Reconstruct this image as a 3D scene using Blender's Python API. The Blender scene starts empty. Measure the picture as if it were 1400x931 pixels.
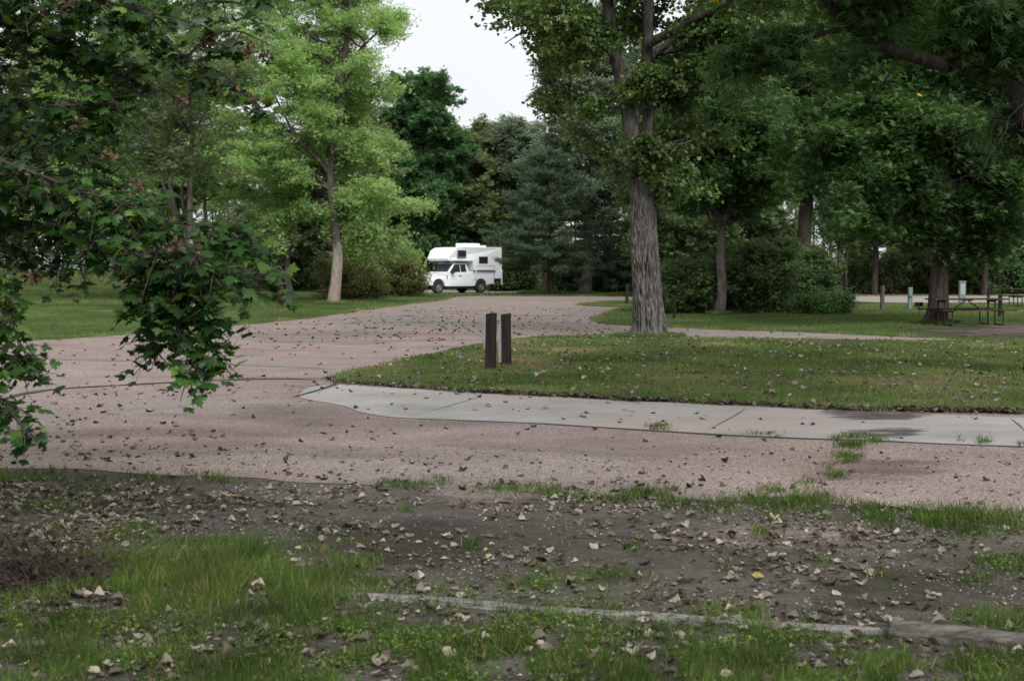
import bpy, bmesh, math
import numpy as np
from mathutils import Vector, Matrix

C = bpy.context.scene
COL = C.collection
R = math.radians
rng = np.random.default_rng(11)

# ------------------------------------------------------------------ camera
CAMH, FPX, HORV = 1.65, 1944.0, 367.0
cd = bpy.data.cameras.new('camera'); cam = bpy.data.objects.new('camera', cd); COL.objects.link(cam)
cd.lens = 50; cd.sensor_width = 36; cd.clip_end = 6000; cd.clip_start = .05
PITCH = math.atan((465.5-HORV)/FPX)
cam.location = (0, 0, CAMH); cam.rotation_euler = (math.pi/2-PITCH, 0, 0)
cd.dof.use_dof = True; cd.dof.focus_distance = 17; cd.dof.aperture_fstop = 5.0
C.camera = cam

# ------------------------------------------------------------------ world, sun, exposure
w = bpy.data.worlds.new('World'); C.world = w; w.use_nodes = True
nt = w.node_tree; nt.nodes.clear()
sky = nt.nodes.new('ShaderNodeTexSky'); sky.sky_type = 'NISHITA'; sky.sun_disc = False
SUN_EL, SUN_AZ = 46, 163          # azimuth measured from +Y towards +X
sky.sun_elevation = R(SUN_EL); sky.sun_rotation = R(SUN_AZ)
sky.air_density = 1.0; sky.dust_density = 4.0; sky.ozone_density = 1.0
hs = nt.nodes.new('ShaderNodeHueSaturation'); hs.inputs['Saturation'].default_value = .16
hs.inputs['Value'].default_value = 1.0
bg = nt.nodes.new('ShaderNodeBackground'); bg.inputs['Strength'].default_value = .12
wo = nt.nodes.new('ShaderNodeOutputWorld')
cl = nt.nodes.new('ShaderNodeMix'); cl.data_type = 'RGBA'; cl.inputs[0].default_value = .72   # even cloud cover over the sky
tc = nt.nodes.new('ShaderNodeTexCoord'); cn = nt.nodes.new('ShaderNodeTexNoise'); cn.inputs['Scale'].default_value = 1.6; cn.inputs['Detail'].default_value = 4
cr = nt.nodes.new('ShaderNodeValToRGB'); cr.color_ramp.elements[0].position = .3; cr.color_ramp.elements[0].color = (5.9, 6.1, 6.4, 1); cr.color_ramp.elements[1].position = .7; cr.color_ramp.elements[1].color = (6.9, 7.0, 7.1, 1)
nt.links.new(tc.outputs['Generated'], cn.inputs['Vector']); nt.links.new(cn.outputs[0], cr.inputs[0])
nt.links.new(sky.outputs[0], hs.inputs['Color']); nt.links.new(hs.outputs[0], cl.inputs[6]); nt.links.new(cr.outputs[0], cl.inputs[7]); nt.links.new(cl.outputs[2], bg.inputs['Color'])
nt.links.new(bg.outputs[0], wo.inputs['Surface'])
sd = bpy.data.lights.new('sun', 'SUN'); so = bpy.data.objects.new('sun', sd); COL.objects.link(so)
sd.energy = 2.8; sd.angle = R(40); sd.color = (1, .985, .96)
so.rotation_euler = (R(90-SUN_EL), 0, R(180-SUN_AZ)+0)
so.location = (0, 0, 40)
C.view_settings.view_transform = 'Standard'; C.view_settings.look = 'None'
C.view_settings.exposure = .45; C.view_settings.gamma = 1; C.view_settings.use_curve_mapping = False
C.render.engine = 'CYCLES'
C.cycles.max_bounces = 8; C.cycles.diffuse_bounces = 6; C.cycles.glossy_bounces = 2
C.cycles.transmission_bounces = 5; C.cycles.transparent_max_bounces = 4

# ------------------------------------------------------------------ measuring helpers
cp, sp_ = math.cos(PITCH), math.sin(PITCH)
def ray(u, v):
    a = (u-700)/FPX; b = -(v-465.5)/FPX
    return a, cp+b*sp_, -sp_+b*cp
def G(u, v, z=0.0):                       # point on the ground
    x, y, q = ray(u, v); t = (z-CAMH)/q
    return Vector((x*t, y*t, z))
def W(u, v, D):                           # point at distance D along the view axis of the ground
    x, y, q = ray(u, v); t = D/y
    return Vector((x*t, D, CAMH+q*t))
def proj(P):                              # vectorised world -> photo coordinates
    P = np.asarray(P, float); y = P[..., 1]; z = P[..., 2]-CAMH
    dep = y*cp - z*sp_; up = y*sp_ + z*cp
    dep = np.where(dep < .1, .1, dep)
    return 700+FPX*P[..., 0]/dep, 465.5-FPX*up/dep
def gD(v): return G(700, v).y

def terrain(x, y):
    x = np.asarray(x, float); y = np.asarray(y, float)
    m = .95*np.exp(-((x+34)/12.)**2-((y-84)/16.)**2)
    m = m+.8*np.exp(-((x+60)/18.)**2-((y-85)/26.)**2)
    return m

# ------------------------------------------------------------------ scene graph helpers
def thing(name, label, cat, loc=(0, 0, 0), rz=0, group=None):
    o = bpy.data.objects.new(name, None); COL.objects.link(o)
    o.empty_display_size = .3
    o.location = loc; o.rotation_euler = (0, 0, rz)
    o['label'] = label; o['category'] = cat
    if group: o['group'] = group
    return o
def tag(o, label, cat, group=None, kind=None):
    o['label'] = label; o['category'] = cat
    if group: o['group'] = group
    if kind: o['kind'] = kind
    return o
def dup(root, loc, rz, label, group=None, scale=None):
    r = root.copy(); COL.objects.link(r); r.location = loc; r.rotation_euler = (0, 0, rz); r['label'] = label
    if scale: r.scale = (scale,)*3 if not hasattr(scale, '__len__') else scale
    if group: r['group'] = group
    for ch in list(root.children):
        c = ch.copy(); COL.objects.link(c); c.parent = r
        for g in ch.children:
            d = g.copy(); COL.objects.link(d); d.parent = c
    return r
def mesh_np(name, V, F, mat, parent=None, tint=None, smooth=False, loc=None):
    """V (n,3), F list of int arrays (each (m,k))"""
    me = bpy.data.meshes.new(name); V = np.ascontiguousarray(V, dtype=np.float32)
    if not isinstance(F, (list, tuple)): F = [F]
    F = [np.asarray(f, np.int32) for f in F if len(f)]
    me.vertices.add(len(V)); me.vertices.foreach_set('co', V.ravel())
    tot = sum(f.size for f in F); nf = sum(len(f) for f in F)
    me.loops.add(tot); me.polygons.add(nf)
    me.loops.foreach_set('vertex_index', np.concatenate([f.ravel() for f in F]))
    ls = np.concatenate([np.full(len(f), f.shape[1], np.int32) for f in F])
    st = np.concatenate([[0], np.cumsum(ls)[:-1]]).astype(np.int32)
    me.polygons.foreach_set('loop_start', st)
    if smooth: me.polygons.foreach_set('use_smooth', np.ones(nf, bool))
    me.update(calc_edges=True)
    if tint is not None:
        at = me.attributes.new('tint', 'FLOAT', 'POINT')
        at.data.foreach_set('value', np.ascontiguousarray(tint, dtype=np.float32))
    me.materials.append(mat)
    o = bpy.data.objects.new(name, me); COL.objects.link(o)
    if parent: o.parent = parent
    if loc is not None: o.location = loc
    return o
def obj(name, bm, mat, parent=None, smooth=False, loc=None):
    me = bpy.data.meshes.new(name); bm.normal_update(); bm.to_mesh(me); bm.free()
    if smooth:
        for p in me.polygons: p.use_smooth = True
    for m in (mat if isinstance(mat, (list, tuple)) else [mat]): me.materials.append(m)
    o = bpy.data.objects.new(name, me); COL.objects.link(o)
    if parent: o.parent = parent
    if loc is not None: o.location = loc
    return o
def bevel(bm, w_, seg=2):
    bmesh.ops.bevel(bm, geom=bm.edges[:], offset=w_, segments=seg, profile=.6, affect='EDGES', clamp_overlap=True)
    return bm
def bx(bm, c, s, rot=None):
    M = Matrix.Translation(c) @ (rot if rot else Matrix()) @ Matrix.Diagonal((*s, 1))
    bmesh.ops.create_cube(bm, size=1, matrix=M); return bm
def box(c, s, bv=0, rot=None):
    bm = bmesh.new(); bx(bm, c, s, rot)
    if bv: bevel(bm, bv)
    return bm
def prism(bm, prof, y0, y1):
    """profile in x,z extruded in y"""
    a = [bm.verts.new((x, y0, z)) for x, z in prof]; b = [bm.verts.new((x, y1, z)) for x, z in prof]
    n = len(prof)
    bm.faces.new(a); bm.faces.new(b[::-1])
    for i in range(n): bm.faces.new((a[i], b[i], b[(i+1) % n], a[(i+1) % n]))
    bmesh.ops.recalc_face_normals(bm, faces=bm.faces[:])
    return bm
def rod(bm, p, q, r, n=8):
    p, q = Vector(p), Vector(q); d = q-p
    M = Matrix.Translation((p+q)/2) @ d.to_track_quat('Z', 'Y').to_matrix().to_4x4()
    bmesh.ops.create_cone(bm, cap_ends=True, segments=n, radius1=r, radius2=r, depth=d.length, matrix=M)
    return bm

def vnoise(P, sc, seed=0):
    """cheap smooth value noise on (n,k) points, 0..1"""
    P = np.asarray(P, float)/sc
    k = P.shape[1]; i = np.floor(P).astype(np.int64); f = P-i; f = f*f*(3-2*f)
    out = 0
    for c in range(2**k):
        h = np.full(len(P), 1013904223+seed*7919, np.int64); wgt = np.ones(len(P))
        for a in range(k):
            b = (c >> a) & 1
            h = (h ^ ((i[:, a]+b)*[73856093, 19349663, 83492791][a])) * 1103515245 & 0x7fffffff
            wgt = wgt*(f[:, a] if b else 1-f[:, a])
        h = (h ^ (h >> 13))*1274126177 & 0x7fffffff
        out = out+wgt*((h >> 8) & 0xffff)/65535.
    return out

# ------------------------------------------------------------------ materials
def newmat(name, rough=.8, spec=.3):
    m = bpy.data.materials.new(name); m.use_nodes = True
    n = m.node_tree; b = n.nodes['Principled BSDF']; b.inputs['Roughness'].default_value = rough
    b.inputs['Specular IOR Level'].default_value = spec
    return m, n, b
def ramp(n, stops):
    r = n.nodes.new('ShaderNodeValToRGB'); e = r.color_ramp.elements
    while len(e) < len(stops): e.new(.5)
    for k, (p, c) in enumerate(stops): e[k].position = p; e[k].color = (*c, 1)
    return r
def noise(n, sc, det=4, rough=.55, vec=None, dist=0):
    t = n.nodes.new('ShaderNodeTexNoise'); t.inputs['Scale'].default_value = sc; t.inputs['Detail'].default_value = det
    t.inputs['Roughness'].default_value = rough; t.inputs['Distortion'].default_value = dist
    if vec: n.links.new(vec, t.inputs['Vector'])
    return t
def mixc(n, fac, a, b, mode='MIX'):
    x = n.nodes.new('ShaderNodeMix'); x.data_type = 'RGBA'; x.blend_type = mode
    for s, v in ((0, fac), (6, a), (7, b)):
        if isinstance(v, (int, float)): x.inputs[s].default_value = v
        elif isinstance(v, tuple): x.inputs[s].default_value = (*v, 1)
        else: n.links.new(v, x.inputs[s])
    return x.outputs[2]
def bump(n, b, h, st=.4, dist=.01):
    q = n.nodes.new('ShaderNodeBump'); q.inputs['Strength'].default_value = st; q.inputs['Distance'].default_value = dist
    n.links.new(h, q.inputs['Height']); n.links.new(q.outputs[0], b.inputs['Normal'])
def coord(n): return n.nodes.new('ShaderNodeTexCoord').outputs['Object']
def mapping(n, vec, sc):
    m = n.nodes.new('ShaderNodeMapping'); m.inputs['Scale'].default_value = sc; n.links.new(vec, m.inputs['Vector']); return m.outputs[0]

def solid(name, col, rough=.6, metal=0, var=.12, spec=.4, sc=6, coat=0):
    m, n, b = newmat(name, rough, spec); t = noise(n, sc, 5, vec=coord(n))
    lo = tuple(c*(1-var) for c in col); hi = tuple(min(1, c*(1+var)) for c in col)
    r = ramp(n, [(.3, lo), (.7, hi)]); n.links.new(t.outputs[0], r.inputs[0]); n.links.new(r.outputs[0], b.inputs['Base Color'])
    b.inputs['Metallic'].default_value = metal; b.inputs['Coat Weight'].default_value = coat
    return m
def leafmat(name, stops, trans=.35, rough=.5, spec=.35, sc=.25, amp=.35, gain=1.0):
    """leaf tint from the per-leaf value; slow drift of hue through the crown"""
    m, n, b = newmat(name, rough, spec)
    a = n.nodes.new('ShaderNodeAttribute'); a.attribute_name = 'tint'
    r = ramp(n, [(p, tuple(min(.8, q*gain) for q in c)) for p, c in stops]); n.links.new(a.outputs['Fac'], r.inputs[0])
    t = noise(n, sc, 2, vec=coord(n)); q = ramp(n, [(.3, (1-amp, 1-amp, 1-amp)), (.7, (1+amp*.6, 1+amp*.5, 1+amp*.3))])
    n.links.new(t.outputs[0], q.inputs[0])
    c = mixc(n, 1., r.outputs[0], q.outputs[0], 'MULTIPLY')
    n.links.new(c, b.inputs['Base Color'])
    tr = n.nodes.new('ShaderNodeBsdfTranslucent')
    hsv = n.nodes.new('ShaderNodeHueSaturation'); hsv.inputs['Hue'].default_value = .485; hsv.inputs['Saturation'].default_value = 1.15
    hsv.inputs['Value'].default_value = 1.35
    n.links.new(c, hsv.inputs['Color']); n.links.new(hsv.outputs[0], tr.inputs['Color'])
    ms = n.nodes.new('ShaderNodeMixShader'); ms.inputs[0].default_value = trans
    n.links.new(b.outputs[0], ms.inputs[1]); n.links.new(tr.outputs[0], ms.inputs[2])
    n.links.new(ms.outputs[0], n.nodes['Material Output'].inputs['Surface'])
    return m
def barkmat(name, dark, light, sc=6, stretch=.18, st=.8, patch=None):
    m, n, b = newmat(name, .9, .15); v = mapping(n, coord(n), (1, 1, stretch))
    t = noise(n, sc, 6, .65, v, .6); r = ramp(n, [(.36, dark), (.64, light)])
    n.links.new(t.outputs[0], r.inputs[0]); c = r.outputs[0]
    t2 = noise(n, 1.6, 3, vec=coord(n))
    if patch:
        rr = ramp(n, [(.48, (0, 0, 0)), (.6, (1, 1, 1))]); n.links.new(t2.outputs[0], rr.inputs[0])
        c = mixc(n, rr.outputs[0], c, patch)
    n.links.new(c, b.inputs['Base Color']); bump(n, b, t.outputs[0], st, .05)
    return m

def m_road():
    m, n, b = newmat('chip_seal', .95, .15); v = coord(n)
    big = noise(n, .16, 4, .6, v); mid = noise(n, 1.3, 4, .6, v); fine = noise(n, 55, 3, .75, v); grit = n.nodes.new('ShaderNodeTexVoronoi')
    grit.inputs['Scale'].default_value = 66; n.links.new(v, grit.inputs['Vector'])
    a = ramp(n, [(.38, (.222, .172, .158)), (.5, (.24, .198, .182)), (.62, (.21, .188, .18))]); n.links.new(big.outputs[0], a.inputs[0])
    b2 = ramp(n, [(.3, (.84, .84, .85)), (.7, (1.1, 1.08, 1.06))]); n.links.new(mid.outputs[0], b2.inputs[0])
    c = mixc(n, 1., a.outputs[0], b2.outputs[0], 'MULTIPLY')
    g = ramp(n, [(.32, (.45, .43, .43)), (.5, (1, 1, 1)), (.68, (1.75, 1.7, 1.65))]); n.links.new(fine.outputs[0], g.inputs[0])
    c = mixc(n, .85, c, g.outputs[0], 'MULTIPLY')
    g2 = n.nodes.new('ShaderNodeSeparateColor'); n.links.new(grit.outputs['Color'], g2.inputs[0])
    g3 = ramp(n, [(.0, (.6, .58, .58)), (.72, (1, 1, 1)), (1., (1.55, 1.5, 1.45))]); n.links.new(g2.outputs[0], g3.inputs[0])
    c = mixc(n, .8, c, g3.outputs[0], 'MULTIPLY')
    # tyre-worn darker band and damp blotches
    st = noise(n, .55, 3, .5, mapping(n, v, (.35, 1, 1)), .5); s2 = ramp(n, [(.36, (.62, .6, .6)), (.46, (1, 1, 1))]); n.links.new(st.outputs[0], s2.inputs[0])
    c = mixc(n, .6, c, s2.outputs[0], 'MULTIPLY')
    n.links.new(c, b.inputs['Base Color']); bump(n, b, grit.outputs['Distance'], .5, .01)
    return m
def m_concrete():
    m, n, b = newmat('concrete', .9, .2); v = coord(n)
    big = noise(n, .7, 5, .65, v); fine = noise(n, 40, 4, .8, v)
    a = ramp(n, [(.3, (.2, .19, .18)), (.5, (.275, .265, .25)), (.75, (.34, .33, .315))]); n.links.new(big.outputs[0], a.inputs[0])
    g = ramp(n, [(.3, (.8, .8, .8)), (.7, (1.15, 1.15, 1.15))]); n.links.new(fine.outputs[0], g.inputs[0])
    c = mixc(n, 1., a.outputs[0], g.outputs[0], 'MULTIPLY')
    pk = noise(n, .35, 4, .7, mapping(n, v, (.5, 1.5, 1))); p2 = ramp(n, [(.5, (0, 0, 0)), (.62, (1, 1, 1))]); n.links.new(pk.outputs[0], p2.inputs[0])
    c = mixc(n, p2.outputs[0], c, (.30, .25, .23))
    n.links.new(c, b.inputs['Base Color']); bump(n, b, fine.outputs[0], .25, .004)
    return m
def m_dirt():
    m, n, b = newmat('bare_dirt', .95, .1); v = coord(n)
    big = noise(n, .55, 5, .65, mapping(n, v, (.6, 1.2, 1)), .4); mid = noise(n, 3.2, 6, .7, v); fine = noise(n, 90, 3, .8, v)
    a = ramp(n, [(.3, (.055, .048, .04)), (.48, (.085, .075, .065)), (.62, (.11, .1, .088)), (.76, (.17, .14, .125))]); n.links.new(big.outputs[0], a.inputs[0])
    q = ramp(n, [(.3, (.65, .65, .65)), (.7, (1.3, 1.3, 1.3))]); n.links.new(mid.outputs[0], q.inputs[0])
    c = mixc(n, 1., a.outputs[0], q.outputs[0], 'MULTIPLY')
    g = ramp(n, [(.3, (.45, .45, .45)), (.55, (1, 1, 1)), (.72, (2.6, 2.5, 2.4))]); n.links.new(fine.outputs[0], g.inputs[0])
    c = mixc(n, .9, c, g.outputs[0], 'MULTIPLY')
    ms = noise(n, 1.1, 5, .7, v); mr = ramp(n, [(.52, (0, 0, 0)), (.64, (1, 1, 1))]); n.links.new(ms.outputs[0], mr.inputs[0])
    c = mixc(n, mixc(n, .6, (0., 0., 0.), mr.outputs[0]), c, (.05, .062, .025))
    n.links.new(c, b.inputs['Base Color'])
    h = mixc(n, .5, mid.outputs[0], fine.outputs[0]); bump(n, b, h, .8, .03)
    return m
def m_lawn(name='lawn_soil', cols=((.03, .045, .016), (.045, .068, .022), (.065, .09, .03), (.095, .09, .045))):
    m, n, b = newmat(name, .95, .1); v = coord(n)
    big = noise(n, .22, 4, .6, v); mid = noise(n, 7, 5, .75, v); fine = noise(n, 45, 2, .7, v)
    a = ramp(n, list(zip((.3, .45, .6, .75), cols))); n.links.new(big.outputs[0], a.inputs[0])
    q = ramp(n, [(.3, (.55, .6, .5)), (.7, (1.4, 1.35, 1.3))]); n.links.new(mid.outputs[0], q.inputs[0])
    c = mixc(n, 1., a.outputs[0], q.outputs[0], 'MULTIPLY')
    q = ramp(n, [(.3, (.7, .7, .7)), (.7, (1.3, 1.3, 1.3))]); n.links.new(fine.outputs[0], q.inputs[0])
    c = mixc(n, 1., c, q.outputs[0], 'MULTIPLY')
    n.links.new(c, b.inputs['Base Color']); bump(n, b, mid.outputs[0], .9, .08)
    return m

M = {}
M['road'] = m_road(); M['concrete'] = m_concrete(); M['dirt'] = m_dirt(); M['lawn'] = m_lawn()
M['trackdirt'] = solid('track_dirt', (.10, .078, .066), .95, var=.35, sc=2.5)
M['tar'] = solid('tar', (.05, .046, .046), .85, var=.3, sc=12)
M['stain'] = solid('wet_stain', (.085, .06, .058), .7, var=.4, sc=2.2)
M['farroad'] = solid('far_road', (.25, .225, .2), .95, var=.12, sc=.8)
GR = [(0, (.035, .07, .014)), (.45, (.07, .125, .026)), (.75, (.11, .165, .04)), (.9, (.17, .18, .065)), (1, (.27, .22, .11))]
M['grass'] = leafmat('grass_blades', GR, .3, .65, .15, 2.2, .5, gain=1.12)
GRL = [(0, (.034, .064, .018)), (.45, (.066, .112, .033)), (.7, (.105, .15, .05)), (.88, (.17, .15, .085)), (1, (.26, .2, .13))]
M['grass_far'] = leafmat('lawn_blades', GRL, .3, .7, .15, .5, .35, gain=1.35)
M['dryleaf'] = leafmat('dry_leaf', [(0, (.03, .022, .017)), (.3, (.065, .05, .04)), (.55, (.115, .097, .08)), (.8, (.2, .178, .155)), (.93, (.33, .305, .27)), (1, (.3, .25, .08))], .15, .75, .2, 45, .45)
M['maple'] = leafmat('maple_leaf', [(0, (.014, .042, .011)), (.5, (.028, .078, .016)), (.8, (.055, .125, .024)), (1, (.14, .22, .04))], .42, .42, .35, 1.6, .45, gain=1.1)
M['locust'] = leafmat('bright_leaf', [(0, (.16, .27, .105)), (.5, (.245, .365, .145)), (.9, (.32, .425, .18)), (1, (.4, .41, .21))], .55, .75, .15, .2, .2, gain=1.3)
M['deep'] = leafmat('deep_green_leaf', [(0, (.04, .095, .038)), (.5, (.07, .15, .06)), (1, (.11, .2, .08))], .42, .55, .3, .2, .3, gain=1.25)
M['olive'] = leafmat('olive_leaf', [(0, (.09, .13, .06)), (.5, (.14, .19, .09)), (1, (.19, .24, .12))], .45, .6, .25, .2, .25, gain=1.25)
M['silver'] = leafmat('silver_leaf', [(0, (.1, .15, .095)), (.5, (.16, .215, .14)), (.85, (.22, .275, .19)), (1, (.32, .36, .28))], .42, .55, .3, .25, .25, gain=1.15)
M['cotton'] = leafmat('cottonwood_leaf', [(0, (.04, .08, .022)), (.5, (.075, .13, .036)), (.9, (.12, .18, .05)), (.97, (.16, .19, .045)), (1, (.4, .3, .03))], .4, .45, .4, .3, .35, gain=1.15)
M['elder'] = leafmat('elder_leaf', [(0, (.03, .068, .022)), (.5, (.052, .11, .034)), (.9, (.085, .155, .045)), (.985, (.11, .16, .045)), (1, (.45, .3, .03))], .42, .5, .35, .3, .3, gain=1.3)
M['shade'] = leafmat('understory_leaf', [(0, (.045, .085, .034)), (.5, (.08, .13, .053)), (1, (.135, .19, .08))], .42, .6, .25, .15, .35, gain=1.3)
M['pine'] = leafmat('pine_needles', [(0, (.03, .058, .034)), (.5, (.055, .094, .054)), (1, (.105, .155, .09))], .15, .65, .2, .4, .3, gain=1.1)
M['shrub'] = leafmat('shrub_leaf', [(0, (.06, .075, .025)), (.55, (.1, .12, .04)), (.9, (.14, .14, .055)), (1, (.2, .09, .055))], .35, .6, .25, .4, .25, gain=1.3)
M['weeds'] = leafmat('tall_weeds', [(0, (.09, .11, .045)), (.5, (.16, .17, .08)), (1, (.27, .24, .14))], .3, .7, .15, .3, .25)
M['needles_dead'] = solid('dead_twig', (.035, .026, .02), .9, var=.3)
M['seed'] = leafmat('maple_seed', [(0, (.04, .026, .018)), (1, (.13, .088, .06))], .2, .7, .2)
M['bark_main'] = barkmat('furrowed_bark', (.03, .026, .023), (.12, .107, .098), 9, .3, .9)
M['bark_dark'] = barkmat('dark_bark', (.022, .018, .015), (.07, .058, .05), 8, .2, .8)
M['bark_pale'] = barkmat('pale_bark', (.07, .058, .048), (.2, .18, .16), 6, .3, .7, (.21, .155, .12))
M['bark_strip'] = barkmat('stripped_bark', (.03, .026, .022), (.1, .088, .078), 6, .3, .7)
def strip_low(m, zc):                      # bark worn off the lowest metres, pale wood with rusty streaks
    n = m.node_tree; b = n.nodes['Principled BSDF']; src = b.inputs['Base Color'].links[0].from_socket
    sp = n.nodes.new('ShaderNodeSeparateXYZ'); n.links.new(coord(n), sp.inputs[0]); t = noise(n, 2.2, 4, .7, mapping(n, coord(n), (1, 1, .4)))
    a = n.nodes.new('ShaderNodeMath'); a.operation = 'MULTIPLY_ADD'; n.links.new(t.outputs[0], a.inputs[0]); a.inputs[1].default_value = -2.6; n.links.new(sp.outputs[2], a.inputs[2])
    r = ramp(n, [(0, (1, 1, 1)), (1, (0, 0, 0))]); mr = n.nodes.new('ShaderNodeMapRange'); mr.inputs[1].default_value = zc-1.5; mr.inputs[2].default_value = zc-1.1
    n.links.new(a.outputs[0], mr.inputs[0]); n.links.new(mr.outputs[0], r.inputs[0])
    t2 = noise(n, 4, 5, .7, mapping(n, coord(n), (1, 1, .3))); c = ramp(n, [(.35, (.11, .095, .08)), (.5, (.24, .22, .2)), (.62, (.26, .16, .11))]); n.links.new(t2.outputs[0], c.inputs[0])
    n.links.new(mixc(n, r.outputs[0], src, c.outputs[0]), b.inputs['Base Color'])
strip_low(M['bark_strip'], 2.6)
M['bark_grey'] = barkmat('grey_bark', (.045, .04, .035), (.12, .107, .096), 7, .25, .6)
M['bark_red'] = barkmat('pine_bark', (.045, .027, .02), (.12, .075, .055), 7, .3, .7)

# ------------------------------------------------------------------ camera frustum on the ground, used to skip what no view sees
def in_view(x, y, mu=170, mv=60):
    u, v = proj(np.stack([x, y, np.zeros_like(x)], 1))
    return (u > -mu) & (u < 1400+mu) & (v < 931+mv), u, v

def inpoly(x, y, poly):
    P = np.asarray(poly); n = len(P); c = np.zeros(len(x), bool); j = n-1
    for i in range(n):
        xi, yi = P[i]; xj, yj = P[j]
        with np.errstate(divide='ignore', invalid='ignore'):
            t = ((yi > y) != (yj > y)) & (x < (xj-xi)*(y-yi)/(yj-yi+1e-12)+xi)
        c ^= t; j = i
    return c
def smoothpoly(pts, n=10, jag=.05, seed=1, closed=True):
    P = np.array([(p[0], p[1]) for p in pts], float); k = len(P); out = []
    for i in range(k if closed else k-1):
        p0, p1, p2, p3 = P[(i-1) % k], P[i], P[(i+1) % k], P[(i+2) % k]
        if not closed and i == 0: p0 = p1
        if not closed and i == k-2: p3 = p2
        d = np.linalg.norm(p2-p1); m = int(max(n, min(90, d/.25)))
        for s in range(m):
            t = s/m; out.append(.5*((2*p1)+(-p0+p2)*t+(2*p0-5*p1+4*p2-p3)*t*t+(-p0+3*p1-3*p2+p3)*t**3))
    out = np.array(out)
    if jag:
        out[:, 0] += (vnoise(out, .5, seed)-.5)*jag*2; out[:, 1] += (vnoise(out, .5, seed+5)-.5)*jag*2
        out[:, 1] += (vnoise(out, .13, seed+9)-.5)*jag
    return out
def sheet(name, poly, z, mat, skirt=0):
    bm = bmesh.new(); vs = [bm.verts.new((x, y, z)) for x, y in poly]
    f = bm.faces.new(vs)
    if f.calc_area() and f.normal.z < 0: f.normal_flip()
    bm.normal_update()
    if f.normal.z < 0: f.normal_flip()
    if skirt:
        r = bmesh.ops.extrude_face_region(bm, geom=[f])
        for v in [g for g in r['geom'] if isinstance(g, bmesh.types.BMVert)]: pass
        vs2 = [g for g in r['geom'] if isinstance(g, bmesh.types.BMVert)]
        for v in vs: v.co.z = z-skirt
        bmesh.ops.recalc_face_normals(bm, faces=bm.faces[:])
    bmesh.ops.triangulate(bm, faces=[f for f in bm.faces if len(f.verts) > 4])
    o = obj(name, bm, mat); o['kind'] = 'structure'; return o

# ------------------------------------------------------------------ ground
gx = np.concatenate([-np.geomspace(1500, 66, 14), np.linspace(-62, 62, 90), np.geomspace(66, 1500, 14)])
gy = np.concatenate([[-300, -100, -40, -15], np.linspace(-5, 130, 100), np.geomspace(136, 3000, 18)])
X, Y = np.meshgrid(gx, gy); V = np.stack([X.ravel(), Y.ravel(), terrain(X, Y).ravel()], 1)
nx, ny = len(gx), len(gy); I = np.arange(nx*ny).reshape(ny, nx)
F = np.stack([I[:-1, :-1], I[:-1, 1:], I[1:, 1:], I[1:, :-1]], -1).reshape(-1, 4)
o = mesh_np('ground', V, F, M['lawn'], smooth=True); o['kind'] = 'structure'

def gp(l): return [G(u, v) for u, v in l]
# the whole paved junction: wide loop road, its neck running off to the back, the spur to the right
road_px = [(-900, 640), (0, 640), (200, 648), (430, 660), (700, 672), (900, 681), (1180, 690), (1400, 706), (2300, 762),
           (2300, 484), (2300, 474), (1400, 468.5), (1300, 463.5), (1200, 459.5), (1100, 455), (1000, 451.5), (930, 448.5), (870, 446), (832, 443), (818, 436), (850, 424), (868, 421),
           (830, 420), (793, 417), (860, 411.5), (1000, 408), (1150, 405.5), (2000, 403), (2000, 400.5), (1150, 402), (860, 405.2), (740, 405.5), (632, 405.3), (600, 411), (560, 415.5), (500, 424), (430, 434), (330, 444.5), (200, 456), (60, 465), (-60, 471), (-900, 520)]
road_poly = smoothpoly(gp(road_px), 6, .10, 3)
sheet('road', road_poly, .008, M['road'])
island_px = [(458, 521), (520, 503), (600, 486), (660, 474), (740, 464), (860, 460.5), (930, 463.5), (1150, 468), (1400, 471), (2200, 484), (2200, 590), (1400, 566), (1200, 562), (1000, 554), (800, 545), (600, 534), (500, 527)]
island_poly = smoothpoly(gp(island_px), 6, .09, 7)
sheet('lawn', island_poly, .045, M['lawn'], .036)
conc_px = [(410, 543), (460, 527), (700, 541), (1000, 556), (1200, 565), (1400, 572.5), (2200, 600), (2200, 642), (1400, 612), (1200, 604), (1000, 596), (720, 579), (560, 573), (500, 566), (470, 556)]
conc_poly = smoothpoly(gp(conc_px), 6, .025, 12)
sheet('concrete_path', conc_poly, .014, M['concrete'])
# far cross road left of the truck and right of the bushes
sheet('far_road', smoothpoly(gp([(250, 397.5), (330, 396), (470, 395.8), (620, 397), (700, 398), (700, 402), (620, 403), (520, 402.8), (400, 402.8), (250, 403)]), 5, .1, 4), .012, M['farroad'])
sheet('far_road', smoothpoly(gp([(1080, 407), (1180, 405.2), (1400, 404), (1700, 403), (1700, 411), (1400, 414.2), (1250, 414.5), (1150, 412.5), (1080, 411)]), 5, .1, 6), .016, M['farroad'])
# thin strip of lawn between neck of the road and far road
# foreground dirt
dirt_px = [(-800, 612), (0, 630), (200, 640), (430, 652), (700, 666), (900, 676), (1150, 690), (1250, 700), (1400, 712), (2300, 770)]
dirt_poly = np.concatenate([smoothpoly(gp(dirt_px), 6, .05, 21, closed=False), [[14, .5], [-12, .5]]])
sheet('dirt', dirt_poly, .004, M['dirt'])
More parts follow.
